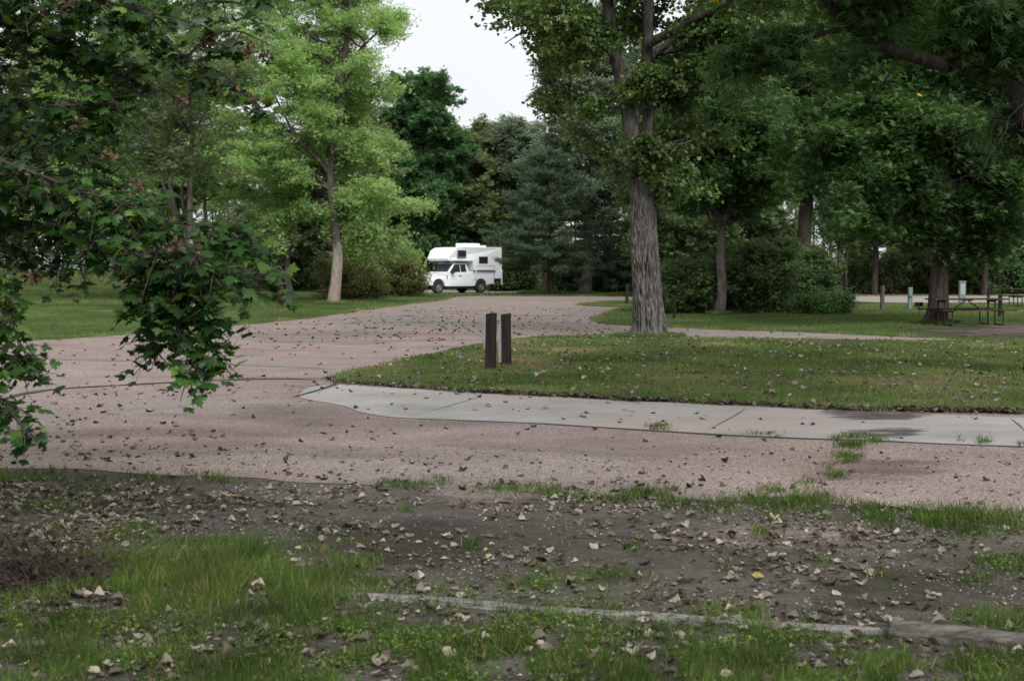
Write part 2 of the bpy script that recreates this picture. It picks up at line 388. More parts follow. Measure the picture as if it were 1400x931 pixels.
# worn or wet patches with ragged edges: the value runs from 1 inside to 0 at the rim and noise eats the rim away
def softmat(name, cols, sc=2.5, sx=1., edge=.5, amax=1.):
    m, n, b = newmat(name, .9, .15); v = coord(n); at = n.nodes.new('ShaderNodeAttribute'); at.attribute_name = 'tint'
    t = noise(n, sc, 6, .7, mapping(n, v, (sx, 1, 1))); ad = n.nodes.new('ShaderNodeMath'); ad.operation = 'MULTIPLY_ADD'; n.links.new(t.outputs[0], ad.inputs[0]); ad.inputs[1].default_value = 3.0; n.links.new(at.outputs['Fac'], ad.inputs[2])
    r = ramp(n, [(.0, (0, 0, 0)), (1, (amax,)*3)]); mr = n.nodes.new('ShaderNodeMapRange'); mr.inputs[1].default_value = 1.95; mr.inputs[2].default_value = 1.95+edge; n.links.new(ad.outputs[0], mr.inputs[0]); n.links.new(mr.outputs[0], r.inputs[0]); n.links.new(r.outputs[0], b.inputs['Alpha'])
    t2 = noise(n, 5, 6, .75, v); c = ramp(n, [(.3, cols[0]), (.55, cols[1]), (.75, cols[2])]); n.links.new(t2.outputs[0], c.inputs[0]); f = noise(n, 70, 2, .7, v); g = ramp(n, [(.3, (.6, .6, .6)), (.7, (1.5, 1.5, 1.5))]); n.links.new(f.outputs[0], g.inputs[0])
    n.links.new(mixc(n, 1., c.outputs[0], g.outputs[0], 'MULTIPLY'), b.inputs['Base Color']); return m
def patch(name, px, z, mat, kind='structure'):
    P = smoothpoly(gp(px), 5, 0, 0); c = P.mean(0); n = len(P); rings = [1, .8, .6, .4, .2]; V = np.concatenate([np.c_[c+(P-c)*k, np.full(n, z)] for k in rings]+[[[c[0], c[1], z]]]); T = np.concatenate([np.full(n, min(1, (1-k)*1.5)) for k in rings]+[[1.]])
    i = np.arange(n); j = (i+1) % n; F = [np.concatenate([np.stack([k*n+i, k*n+j, (k+1)*n+j, (k+1)*n+i], 1) for k in range(4)]), np.stack([4*n+i, 4*n+j, np.full(n, 5*n)], 1)]
    o = mesh_np(name, V, F, mat, None, T); o['kind'] = kind; return o
M['dampc'] = softmat('damp_concrete', ((.05, .042, .04), (.085, .072, .068), (.13, .118, .11)), 3.2, .45, .5, .8)
M['dampr'] = softmat('damp_road', ((.07, .055, .053), (.1, .082, .079), (.13, .112, .108)), 1.6, .6, .7, .45)
M['worn'] = softmat('worn_road', ((.12, .105, .1), (.15, .135, .13), (.18, .165, .16)), 1.1, .4, .9, .35)
M['track'] = softmat('worn_dirt', ((.06, .045, .038), (.095, .075, .064), (.14, .115, .1)), 1.2, .5, .5)
M['gravel'] = softmat('pink_gravel', ((.13, .1, .09), (.18, .145, .13), (.24, .2, .185)), 1.5, .5, .6, .85)
M['moss'] = softmat('mossy_soil', ((.022, .024, .014), (.045, .046, .026), (.075, .072, .045)), 2.8, .6, .8, .6)
M['darksoil'] = softmat('dark_soil', ((.028, .024, .02), (.045, .04, .035), (.065, .058, .05)), 1.5, .6, .8, .7)
patch('dirt', [(1150, 454), (1260, 441), (1330, 440), (1480, 441), (1700, 446), (1700, 470), (1400, 470), (1250, 468)], .026, M['track'])
table_dirt = np.array([G(u, v)[:2] for u, v in [(1200, 455), (1265, 447), (1330, 445.5), (1480, 446), (1700, 450), (1700, 463), (1400, 464), (1250, 462)]])
patch('damp_patch', [(1080, 562), (1150, 559), (1240, 562), (1310, 568), (1280, 576), (1220, 579), (1160, 579), (1110, 574)], .019, M['dampc'])
patch('damp_patch', [(1130, 592), (1190, 584), (1260, 586), (1300, 592), (1250, 600), (1180, 602)], .0195, M['dampc'])
patch('damp_patch', [(1090, 660), (1110, 635), (1170, 622), (1290, 620), (1340, 640), (1250, 665), (1160, 672)], .0165, M['dampr'])
patch('damp_patch', [(250, 575), (330, 548), (470, 548), (560, 566), (480, 590), (340, 596)], .0165, M['worn'])
patch('road_patch', [(-60, 610), (120, 590), (420, 600), (700, 612), (900, 628), (900, 650), (600, 640), (300, 625), (0, 628)], .0165, M['worn'])
patch('road_patch', [(250, 455), (420, 447), (560, 446), (640, 452), (520, 470), (330, 480)], .0167, M['worn'])
M['pale'] = softmat('pale_road', ((.24, .225, .215), (.28, .265, .255), (.31, .295, .285)), 1.5, .4, .7, .6)
patch('road_patch', [(430, 440), (470, 430), (560, 424), (660, 424), (640, 436), (520, 444)], .0169, M['pale'])
patch('road_patch', [(560, 600), (760, 590), (1000, 606), (1080, 618), (960, 640), (700, 630)], .0169, softmat('pinkish_road', ((.2, .165, .14), (.24, .2, .175), (.27, .23, .205)), 1.2, .4, .7, .55))
patch('dirt', [(900, 745), (960, 706), (1130, 698), (1260, 716), (1220, 760), (1080, 775), (940, 772)], .0085, M['gravel'])
patch('dirt', [(560, 672), (640, 660), (760, 668), (780, 690), (660, 700), (560, 694)], .0085, M['gravel'])
patch('dirt', [(340, 720), (460, 690), (680, 694), (760, 730), (700, 790), (480, 800), (360, 770)], .0075, M['darksoil'])
patch('dirt', [(1080, 790), (1180, 766), (1400, 770), (1500, 830), (1300, 858), (1120, 840)], .0075, M['moss'])
patch('dirt', [(-60, 830), (200, 812), (500, 850), (700, 900), (500, 990), (0, 990)], .0075, M['moss'])
patch('dirt', [(600, 900), (900, 860), (1300, 890), (1400, 940), (1000, 1000), (600, 980)], .0078, M['moss'])
patch('dirt', [(1050, 505), (1180, 503), (1400, 510), (1500, 540), (1300, 548), (1100, 540)], .052, softmat('straw_patch', ((.11, .085, .05), (.16, .125, .08), (.2, .165, .11)), 1.4, .4, .8, .55))
# tar seams, slab joints, stains
def ribbon(name, px, wd, z, mat, seed=0):
    P = smoothpoly(gp(px), 10, .0, 0, closed=False); d = np.gradient(P, axis=0); d /= np.linalg.norm(d, axis=1)[:, None]+1e-9
    nrm = np.stack([-d[:, 1], d[:, 0]], 1)
    ww = wd*(.5+vnoise(P*1., .4, seed))*np.minimum(1, np.minimum(np.arange(len(P)), np.arange(len(P))[::-1])/6.+.15)
    a = P+nrm*ww[:, None]*.5; b = P-nrm*ww[:, None]*.5
    V = np.concatenate([np.c_[a, np.full(len(a), z)], np.c_[b, np.full(len(b), z)]]); n = len(P); i = np.arange(n-1)
    o = mesh_np(name, V, np.stack([i, i+n, i+n+1, i+1], 1), mat); o['kind'] = 'structure'; return o
ribbon('road_seam', [(-200, 580), (0, 547), (30, 540), (80, 533), (180, 527), (300, 521), (380, 519), (440, 520.5)], .13, .019, M['tar'], 2)
ribbon('road_seam', [(-200, 488), (0, 491), (150, 494), (280, 498), (365, 502), (470, 506)], .055, .019, M['tar'], 5)
ribbon('road_seam', [(402, 544), (425, 538), (450, 530), (461, 524)], .07, .021, M['tar'], 9)
ribbon('slab_joint', [(560, 572), (640, 549), (662, 540)], .011, .021, M['tar'], 12)
ribbon('slab_joint', [(960, 594), (1010, 567), (1020, 558)], .011, .021, M['tar'], 14)
ribbon('slab_joint', [(1420, 612), (1395, 585), (1380, 573)], .011, .021, M['tar'], 14)
ribbon('slab_joint', [(560, 573.5), (720, 579.5), (1000, 597), (1200, 604.5), (1400, 612.5), (1700, 623)], .05, .012, M['tar'], 17)

# ------------------------------------------------------------------ truck
M['white'] = solid('white_paint', (.76, .79, .83), .3, var=.03, spec=.5, coat=.5)
M['camper'] = solid('white_fibreglass', (.78, .8, .83), .4, var=.03, spec=.5)
M['glass'] = solid('dark_glass', (.02, .025, .028), .08, var=.1, spec=.7)
M['black'] = solid('black_plastic', (.02, .02, .021), .5, var=.1)
M['rubber'] = solid('rubber', (.018, .018, .018), .8, var=.2)
M['chrome'] = solid('chrome', (.6, .6, .62), .2, 1, .05)
M['alloy'] = solid('alloy', (.5, .5, .52), .35, .9, .1)
M['lamp'] = solid('lamp_glass', (.55, .57, .6), .12, var=.1, spec=.7)
M['orange'] = solid('amber_lens', (.6, .2, .03), .3)
M['greyframe'] = solid('grey_trim', (.25, .26, .27), .5)

def arch(cx, r, n=9, cz=.43, zmin=.52):
    a0 = math.asin(max(-1, min(1, (zmin-cz)/r))); return [(cx-r*math.cos(a0+(math.pi-2*a0)*i/n), cz+r*math.sin(a0+(math.pi-2*a0)*i/n)) for i in range(n+1)]
def make_truck(loc, rz):
    t = thing('pickup_truck', 'white pickup truck parked nose left beside the shrub, carrying a camper in its bed', 'pickup truck', loc, rz)
    FA, RA = 4.95, 1.2
    bm = bmesh.new()
    prof = [(.02, .62), (.02, 1.0)] + [(.0, 1.46), (2.12, 1.46), (2.13, 1.4), (2.2, 1.36), (4.15, 1.33), (4.3, 1.36), (5.6, 1.25), (5.74, 1.17), (5.8, 1.0), (5.8, .62), (5.55, .55)]
    prof += arch(FA, .54)[::-1] + [(4.35, .48), (1.85, .48)] + arch(RA, .54)[::-1] + [(.5, .58)]
    prism(bm, prof, -1.0, 1.0)
    for v in bm.verts:
        if v.co.x > 5.5: v.co.y *= .95
        if v.co.z > 1.2: v.co.y *= .965
    bevel(bm, .035, 2); obj('body', bm, M['white'], t)
    # greenhouse: roof, pillars
    bm = bmesh.new()
    lo = [(4.12, -.93), (4.12, .93), (2.18, .93), (2.18, -.93)]; hi = [(3.42, -.78), (3.42, .78), (2.32, .8), (2.32, -.8)]
    a = [bm.verts.new((x, y, 1.34)) for x, y in lo]; b = [bm.verts.new((x, y, 1.99)) for x, y in hi]
    bm.faces.new(a[::-1]); bm.faces.new(b)
    for i in range(4): bm.faces.new((a[i], a[(i+1) % 4], b[(i+1) % 4], b[i]))
    bmesh.ops.recalc_face_normals(bm, faces=bm.faces[:]); bevel(bm, .06, 3); obj('cab_roof', bm, M['white'], t)
    def quad(name, pts, mat, th=.012, parent=t):
        bm = bmesh.new(); P = [Vector(p) for p in pts]; n = (P[1]-P[0]).cross(P[2]-P[0]).normalized()
        c = sum(P, Vector())/len(P)
        out = n if n.dot(c-Vector((3, 0, 1.0))) > 0 else -n
        va = [bm.verts.new(p+out*.006) for p in P]; vb = [bm.verts.new(p+out*(.006+th)) for p in P]; m = len(P)
        bm.faces.new(va); bm.faces.new(vb[::-1])
        for i in range(m): bm.faces.new((va[i], vb[i], vb[(i+1) % m], va[(i+1) % m]))
        bmesh.ops.recalc_face_normals(bm, faces=bm.faces[:]); return obj(name, bm, mat, parent)
    def gs(x, s, z):  # point on the cab's side
        k = (z-1.34)/.65; return (x, s*(.93-.14*k), z)
    quad('windshield', [(4.05, -.84, 1.41), (4.05, .84, 1.41), (3.5, .72, 1.92), (3.5, -.72, 1.92)], M['glass'])
    for s in (-1, 1):
        quad('side_window', [gs(3.92, s, 1.4), gs(3.42, s, 1.88), gs(3.0, s, 1.9), gs(3.0, s, 1.4)], M['glass'])
        quad('side_window', [gs(2.94, s, 1.4), gs(2.94, s, 1.9), gs(2.5, s, 1.88), gs(2.45, s, 1.4)], M['glass'])
        d = quad('door', [(4.0, s*1.0, .62), (4.0, s*1.0, 1.28), (3.0, s*1.0, 1.28), (3.0, s*1.0, .62)], M['white'], .012)
        h = box((3.12, s*1.03, 1.16), (.2, .04, .045), .01); obj('handle', h, M['black'], d)
        quad('door', [(2.97, s*1.0, .62), (2.97, s*1.0, 1.28), (2.3, s*1.0, 1.28), (2.3, s*1.0, .62)], M['white'], .012)
        m = obj('mirror', box((3.86, s*1.17, 1.45), (.12, .24, .3), .03), M['black'], t)
        obj('mirror_arm', box((3.9, s*1.0, 1.4), (.05, .2, .05), .01), M['black'], m)
        obj('headlight', box((5.74, s*.77, 1.0), (.16, .3, .3), .03), M['lamp'], t)
        obj('turn_signal', box((5.66, s*.955, 1.0), (.16, .03, .2), .01), M['orange'], t)
        obj('fender_vent', box((4.22, s*.985, 1.05), (.06, .04, .26), .01), M['black'], t)
        obj('tail_light', box((.0, s*.9, 1.12), (.06, .14, .4), .02), solid('red_lens', (.4, .02, .02), .3), t)
        obj('running_board', box((3.1, s*.97, .42), (2.3, .16, .07), .02), M['black'], t)
        # wheel-arch lips
    g = obj('grille', box((5.8, 0, .99), (.08, 1.2, .38), .03), M['black'], t)
    for z in (.86, .99, 1.12):
        obj('grille_bar', box((5.85, 0, z), (.04, 1.22, .055), .012), M['chrome'], g)
    obj('grille_bar', box((5.852, 0, .99), (.03, .5, .2), .02), M['chrome'], g)
    b = obj('front_bumper', box((5.86, 0, .67), (.22, 1.96, .2), .05), M['chrome'], t)
    obj('number_plate', box((5.985, 0, .66), (.02, .32, .15), .004), solid('plate_white', (.6, .62, .66), .5), b)
    obj('air_dam', box((5.84, 0, .5), (.18, 1.85, .16), .04), M['black'], t)
    obj('rear_bumper', box((-.08, 0, .62), (.16, 1.9, .2), .04), M['chrome'], t)
    obj('chassis', box((2.9, 0, .42), (5.2, .95, .2), .02), M['black'], t)
    def wheel(x, s):
        prof = [(.24, -.13), (.37, -.14), (.415, -.12), (.43, -.07), (.43, .07), (.415, .12), (.37, .14), (.24, .13)]
        n = 36; V = []; F = []
        for i in range(n):
            a = 2*math.pi*i/n
            for r_, y_ in prof: V.append((r_*math.cos(a), y_, r_*math.sin(a)))
        k = len(prof)
        for i in range(n):
            for j in range(k): F.append((i*k+j, i*k+(j+1) % k, ((i+1) % n)*k+(j+1) % k, ((i+1) % n)*k+j))
        wh = bpy.data.objects.new('wheel', None); COL.objects.link(wh); wh.parent = t; wh.location = (x, s*.87, .43)
        mesh_np('tyre', np.array(V), np.array(F), M['rubber'], wh, smooth=False)
        bm = bmesh.new()
        bmesh.ops.create_cone(bm, cap_ends=True, segments=28, radius1=.245, radius2=.245, depth=.1, matrix=Matrix.Translation((0, s*.02, 0)) @ Matrix.Rotation(math.pi/2, 4, 'X'))
        rm = obj('rim', bm, M['black'], wh)
        bm = bmesh.new()
        for i in range(8):
            a = i*math.pi/4; bx(bm, (.13*math.cos(a), s*.1, .13*math.sin(a)), (.22, .05, .06), Matrix.Rotation(-a, 4, 'Y'))
        bmesh.ops.create_cone(bm, cap_ends=True, segments=16, radius1=.07, radius2=.05, depth=.1, matrix=Matrix.Translation((0, s*.11, 0)) @ Matrix.Rotation(math.pi/2, 4, 'X'))
        ring = [(.225*math.cos(q*math.pi/14), .225*math.sin(q*math.pi/14)) for q in range(28)]
        for q in range(28): rod(bm, (ring[q][0], s*.1, ring[q][1]), (ring[(q+1) % 28][0], s*.1, ring[(q+1) % 28][1]), .022, 5)
        obj('spokes', bm, M['alloy'], wh)
    for x in (FA, RA):
        for s in (-1, 1): wheel(x, s)
    return t
def make_camper(loc, rz):
    t = thing('truck_camper', 'white fibreglass camper sitting in the bed of the pickup and reaching over its cab', 'camper', loc, rz)
    bm = bmesh.new()
    prof = [(3.95, 2.1), (4.1, 2.14), (4.18, 2.26), (3.9, 2.8), (3.4, 2.98), (2.7, 3.02), (-.55, 3.02), (-.6, 2.95), (-.6, .95), (-.05, .95), (-.05, 1.5), (1.95, 1.5), (2.05, 2.1)]
    prism(bm, prof, -1.12, 1.12)
    for v in bm.verts:
        if v.co.x > 3.8: v.co.y *= .88
    bevel(bm, .05, 3); obj('shell', bm, M['camper'], t)
    obj('roof_unit', bevel(bx(bmesh.new(), (1.55, .1, 3.15), (1.5, .8, .26)), .07, 3), M['camper'], t)
    obj('roof_vent', bevel(bx(bmesh.new(), (.2, 0, 3.08), (.45, .45, .14)), .04, 2), M['camper'], t)
    for s in (-1, 1):
        for (x0, x1, z0, z1) in ((2.7, 3.4, 2.4, 2.78), (.75, 1.5, 1.98, 2.38)):
            f = obj('window', box(((x0+x1)/2, s*1.125, (z0+z1)/2), (x1-x0+.08, .03, z1-z0+.08), .01), M['greyframe'], t)
            obj('pane', box(((x0+x1)/2, s*1.143, (z0+z1)/2), (x1-x0, .02, z1-z0)), M['glass'], f)
        obj('belt_line', box((.95, s*1.122, 1.78), (1.9, .01, .03)), M['greyframe'], t)
        bm = bmesh.new(); rod(bm, (-.5, s*1.2, .62), (-.5, s*1.2, 1.5), .04); bx(bm, (-.5, s*1.15, 1.4), (.1, .12, .3)); bx(bm, (-.5, s*1.2, .6), (.16, .16, .03))
        obj('jack', bm, M['camper'], t)
        bm = bmesh.new(); rod(bm, (1.8, s*1.16, 1.0), (1.8, s*1.16, 2.0), .035); obj('jack', bm, M['camper'], t)
    d = obj('door', box((-.615, .3, 1.95), (.03, .65, 1.75), .01), M['camper'], t); obj('door_window', box((-.64, .3, 2.4), (.02, .4, .4)), M['glass'], d)
    return t
tb = G(600, 402.3)                        # near front wheel on the ground
rz = math.pi+R(45)                        # nose points left and towards the viewer
tp = Matrix.Rotation(rz, 3, 'Z') @ Vector((4.95, 1.0, 0))
tloc = (tb.x-tp.x, tb.y-tp.y, .014)
make_truck(tloc, rz); make_camper(tloc, rz)

# ------------------------------------------------------------------ posts, pedestals, tables, grills
M['brown'] = barkmat('stained_wood', (.016, .013, .011), (.042, .032, .028), 5, .15, .5)
M['weathered'] = barkmat('weathered_wood', (.05, .042, .035), (.12, .102, .085), 9, .15, .6)
M['panel'] = solid('grey_panel', (.27, .28, .29), .5, var=.12)
M['tabletop'] = barkmat('table_wood', (.03, .019, .016), (.065, .042, .036), 4, .3, .3)
M['pipe'] = solid('pipe', (.035, .033, .032), .5, .6, .2)
M['iron'] = solid('black_iron', (.015, .014, .014), .7, var=.3)
M['greybox'] = solid('grey_enamel', (.13, .16, .175), .5, var=.1)
def post_mesh(wd, dp, h, mat, parent, seed=0, chamf=.008):
    bm = box((0, 0, h/2-.15), (wd, dp, h+.3), 0)
    bmesh.ops.subdivide_edges(bm, edges=bm.edges[:], cuts=3, use_grid_fill=True)
    rr = np.random.default_rng(seed)
    for v in bm.verts: v.co.x += rr.normal(0, wd*.012); v.co.y += rr.normal(0, wd*.012)
    for v in bm.verts:
        if v.co.z > h-.01: v.co.z += v.co.x*.12
    bmesh.ops.bevel(bm, geom=[e for e in bm.edges if e.calc_face_angle(0) > .8], offset=chamf, segments=1, affect='EDGES')
    return obj('timber', bm, mat, parent)
p1 = G(670.5, 511); p2 = G(692.5, 505)
t = thing('marker_post', 'dark brown square post nearer the concrete, light grey panel high on its left face', 'post', (p1.x, p1.y, .04), R(-16), 'site marker posts on the lawn tip')
post_mesh(.15, .12, .91, M['brown'], t, 1); t.rotation_euler = (R(1), R(1.3), R(-14))
obj('panel', box((-.088, .0, .62), (.024, .11, .56), .004), M['panel'], t)
t = thing('marker_post', 'dark brown square post right of its twin, pale panel low on its left face', 'post', (p2.x, p2.y, .04), R(-12), 'site marker posts on the lawn tip')
post_mesh(.14, .12, .87, M['brown'], t, 2); t.rotation_euler = (0, R(-.6), R(-12))
obj('panel', box((-.1, -.0, .38), (.055, .075, .62), .01), M['panel'], t)
def small_post(u, vb, vt, wpx, mat, label, group=None, name='wooden_post', cap=False, rnd=True):
    b = G(u, vb); s = FPX/b.y; h = (vb-vt)/s; wd = wpx/s
    t = thing(name, label, 'post', (b.x, b.y, 0), 0, group)
    if rnd:
        bm = bmesh.new(); bmesh.ops.create_cone(bm, cap_ends=True, segments=16, radius1=wd/2, radius2=wd/2*.93, depth=h+.2, matrix=Matrix.Translation((0, 0, h/2-.1)))
        bmesh.ops.bevel(bm, geom=[e for e in bm.edges if e.calc_face_angle(0) > .8], offset=.012, segments=2, affect='EDGES')
        for v in bm.verts:
            if v.co.z > h-.05: v.co.z += v.co.x*.2
        obj('timber', bm, mat, t)
    else: post_mesh(wd, wd, h, mat, t, int(u))
    return t
small_post(857, 416, 388, 4.5, M['brown'], 'thin dark post on the lawn just left of the big furrowed trunk', 'small wooden posts about the lawns')
small_post(921.5, 436, 404, 4.5, M['brown'], 'thin dark post in front of the bushes just right of the big trunk', 'small wooden posts about the lawns')
small_post(1206, 424, 391, 6.2, M['weathered'], 'brown wooden post standing alone left of the grey post by the far road', 'small wooden posts about the lawns')
t = small_post(1244, 423, 394, 5.6, M['greybox'], 'slim grey utility post between the brown post and the picnic-table tree', name='utility_post', rnd=False)
b = Vector(t.location); obj('cap', box((0, 0, .86), (.17, .17, .05), .01), M['greybox'], t)
obj('outlet_box', box((-.02, -.1, .62), (.14, .08, .2), .01), M['greybox'], t)
small_post(1367, 433, 403, 6.0, M['brown'], 'dark wooden post behind the right end of the near picnic table', 'small wooden posts about the lawns')
small_post(1351, 415, 393, 4.0, M['brown'], 'dark wooden post beyond the near picnic table at the far road edge', 'small wooden posts about the lawns')
b = G(1315, 414)
t = thing('utility_pedestal', 'pale grey electrical pedestal box standing behind the near picnic table', 'utility box', (b.x, b.y, 0))
obj('housing', box((0, 0, .5), (.3, .22, 1.0), .02), M['greybox'], t); obj('lid', box((0, 0, 1.02), (.34, .26, .05), .015), M['greybox'], t)
obj('door', box((0, -.118, .65), (.22, .015, .5), .004), M['panel'], t)

def make_table(loc, rz, label, group):
    t = thing('picnic_table', label, 'picnic table', loc, rz, group)
    bm = bmesh.new()
    for i in range(5): bx(bm, (0, -.3+i*.15, .765), (2.4, .138, .04))
    for x in (-.85, 0, .85): bx(bm, (x, 0, .73), (.07, .68, .03))
    obj('tabletop', bm, M['tabletop'], t)
    for s in (-1, 1):
        bm = bmesh.new()
        for i in range(2): bx(bm, (0, s*(.68+i*.14), .455), (2.4, .13, .04))
        obj('seat', bm, M['tabletop'], t)
    for x in (-.82, .82):
        bm = bmesh.new()
        for s in (-1, 1):
            rod(bm, (x, s*.22, 0.0), (x, s*.22, .72), .026); rod(bm, (x, s*.74, 0.0), (x, s*.74, .43), .022)
            rod(bm, (x, s*.22, .03), (x, s*.74, .03), .022)
        rod(bm, (x, -.78, .42), (x, .78, .42), .024); rod(bm, (x, -.24, .7), (x, .24, .7), .024)
        obj('frame', bm, M['pipe'], t)
        sgn = 1 if x > 0 else -1
        bm = bmesh.new(); rod(bm, (sgn*.05, 0, .71), (x*.62, 0, .43), .018); rod(bm, (x*.62, 0, .43), (x, 0, .43), .018)
        obj('brace', bm, M['pipe'], t)
    return t
tp = G(1324, 445.5)
table0 = make_table((tp.x, tp.y+.2, .015), R(9), 'long dark picnic table under the big tree on the right', 'picnic tables at the campsites'); table0.scale = (.94, .94, .98)
tp = G(1128, 416); dup(table0, (tp.x, tp.y, .0), R(-12), 'picnic table half hidden behind the end of the dark bushes', 'picnic tables at the campsites')
tp = G(1412, 419); dup(table0, (tp.x, tp.y, .0), R(3), 'picnic table cut by the right edge near the far road', 'picnic tables at the campsites')
def make_grill(loc, rz, label):
    t = thing('pedestal_grill', label, 'grill', loc, rz, 'campsite grills')
    bm = bmesh.new(); rod(bm, (0, 0, -.1), (0, 0, .5), .04); obj('pedestal', bm, M['iron'], t)
    bm = bmesh.new(); bx(bm, (0, 0, .51), (.5, .38, .02)); bx(bm, (0, .19, .62), (.5, .015, .24)); bx(bm, (-.25, 0, .62), (.015, .38, .24)); bx(bm, (.25, 0, .62), (.015, .38, .24))
    obj('firebox', bm, M['iron'], t)
    bm = bmesh.new()
    for i in range(12): rod(bm, (-.24+i*.0436, -.2, .69), (-.24+i*.0436, .18, .69), .007, 5)
    obj('grate', bm, M['iron'], t)
    return t
tp = G(1260, 431); g0 = make_grill((tp.x-.1, tp.y, 0), R(14), 'small black grill at the left foot of the picnic-table tree'); g0.scale = (.45, .45, .62)
tp = G(1165.5, 420); dup(g0, (tp.x, tp.y, 0), R(160), 'small black grill right of the half hidden picnic table')

# ------------------------------------------------------------------ foliage machinery
def tubes(lines, sides=6):
    """lines: list of (pts (n,3), radii (n,)) -> V, F"""
    Vs, Fs, off = [], [], 0
    ang = np.linspace(0, 2*np.pi, sides, endpoint=False); ca, sa = np.cos(ang), np.sin(ang)
    for P, r in lines:
        P = np.asarray(P, float); n = len(P); d = np.gradient(P, axis=0); d /= np.linalg.norm(d, axis=1)[:, None]+1e-9
        ref = np.array([0, 0, 1.]) if abs(d[0, 2]) < .8 else np.array([1., 0, 0])
        a = np.cross(d, ref); a /= np.linalg.norm(a, axis=1)[:, None]+1e-9; b = np.cross(d, a)
        ring = P[:, None, :]+(a[:, None, :]*ca[None, :, None]+b[:, None, :]*sa[None, :, None])*np.asarray(r)[:, None, None]
        Vs.append(ring.reshape(-1, 3)); i = np.arange(n-1)[:, None]*sides; j = np.arange(sides)[None, :]; k = (j+1) % sides
        Fs.append(np.stack([off+i+j, off+i+k, off+i+sides+k, off+i+sides+j], -1).reshape(-1, 4)); off += n*sides
    return np.concatenate(Vs), np.concatenate(Fs)
def mk_tpl(V, T): return np.array(V, float), np.array(T, int)
T_RHOMB = mk_tpl([(0, 0, 0), (.36, .42, .07), (0, 1, -.06), (-.36, .42, .07)], [(0, 1, 2), (0, 2, 3)])
T_HEART = mk_tpl([(0, 0, 0), (.42, .22, .07), (.3, .6, .05), (0, 1, -.08), (-.3, .6, .05), (-.42, .22, .07)], [(0, 1, 2), (0, 2, 3), (0, 3, 4), (0, 4, 5)])
def mk_comp(k=5, span=75):
    V, T = [], []
    for i in range(k):
        a = R(-span+2*span*i/(k-1)); c, s = math.cos(a), math.sin(a); L = 1 if i == k//2 else .8; o = len(V)
        for x, y, z in ((0, 0, 0), (.14, .45, .03), (0, 1, -.12), (-.14, .45, .03)):
            x, y = x*L, y*L; V.append((c*x+s*y, -s*x+c*y, z-.04*abs(i-k//2)))
        T += [(o, o+1, o+2), (o, o+2, o+3)]
    return mk_tpl(V, T)
T_COMP = mk_comp(); T_FEATH = mk_comp(3, 50)
T_NEED = mk_tpl([(.0, 0, 0), (.09, .3, 0), (0, 1, 0), (-.09, .3, 0)], [(0, 1, 2), (0, 2, 3)])
def maple_tpl():
    h = [(0, 0), (.16, -.07), (.2, .06), (.44, .02), (.36, .16), (.6, .34), (.42, .38), (.47, .52), (.22, .46), (.19, .56), (.26, .68), (.11, .74), (0, 1.0)]
    out = h+[(-x, y) for x, y in h[-2:0:-1]]; V = [(0, .3)]+out
    V = [(x, y, -.22*abs(x)-.18*(y-.2)**2+.03*math.sin(9*x+4*y)) for x, y in V]; n = len(out)
    return mk_tpl(V, [(0, 1+i, 1+(i+1) % n) for i in range(n)])
T_MAPLE = maple_tpl()
def frames(nrm, dr):
    n = nrm/(np.linalg.norm(nrm, axis=1)[:, None]+1e-9); y = dr-n*(dr*n).sum(1)[:, None]; y /= np.linalg.norm(y, axis=1)[:, None]+1e-9
    return np.cross(y, n), y, n
def leaves(P, nrm, dr, size, tpl, tint):
    TV, TT = tpl; x, y, z = frames(nrm, dr); s = np.asarray(size)[:, None, None]
    V = P[:, None, :]+s*(x[:, None, :]*TV[None, :, 0, None]+y[:, None, :]*TV[None, :, 1, None]+z[:, None, :]*TV[None, :, 2, None])
    k = len(TV); F = TT[None]+(np.arange(len(P))*k)[:, None, None]
    return V.reshape(-1, 3), F.reshape(-1, 3), np.repeat(tint, k)
def ell(u, v, D, ru, rv, rd):
    """crown lobe: centre seen at (u,v) at distance D; half sizes ru,rv in photo pixels, rd in metres of depth"""
    c = W(u, v, D); k = D/FPX; return (np.array(c), np.array([ru*k, rd, rv*k]))
def bez(a, c, b, n):
    t = np.linspace(0, 1, n)[:, None]; return (1-t)**2*a+2*t*(1-t)*c+t*t*b
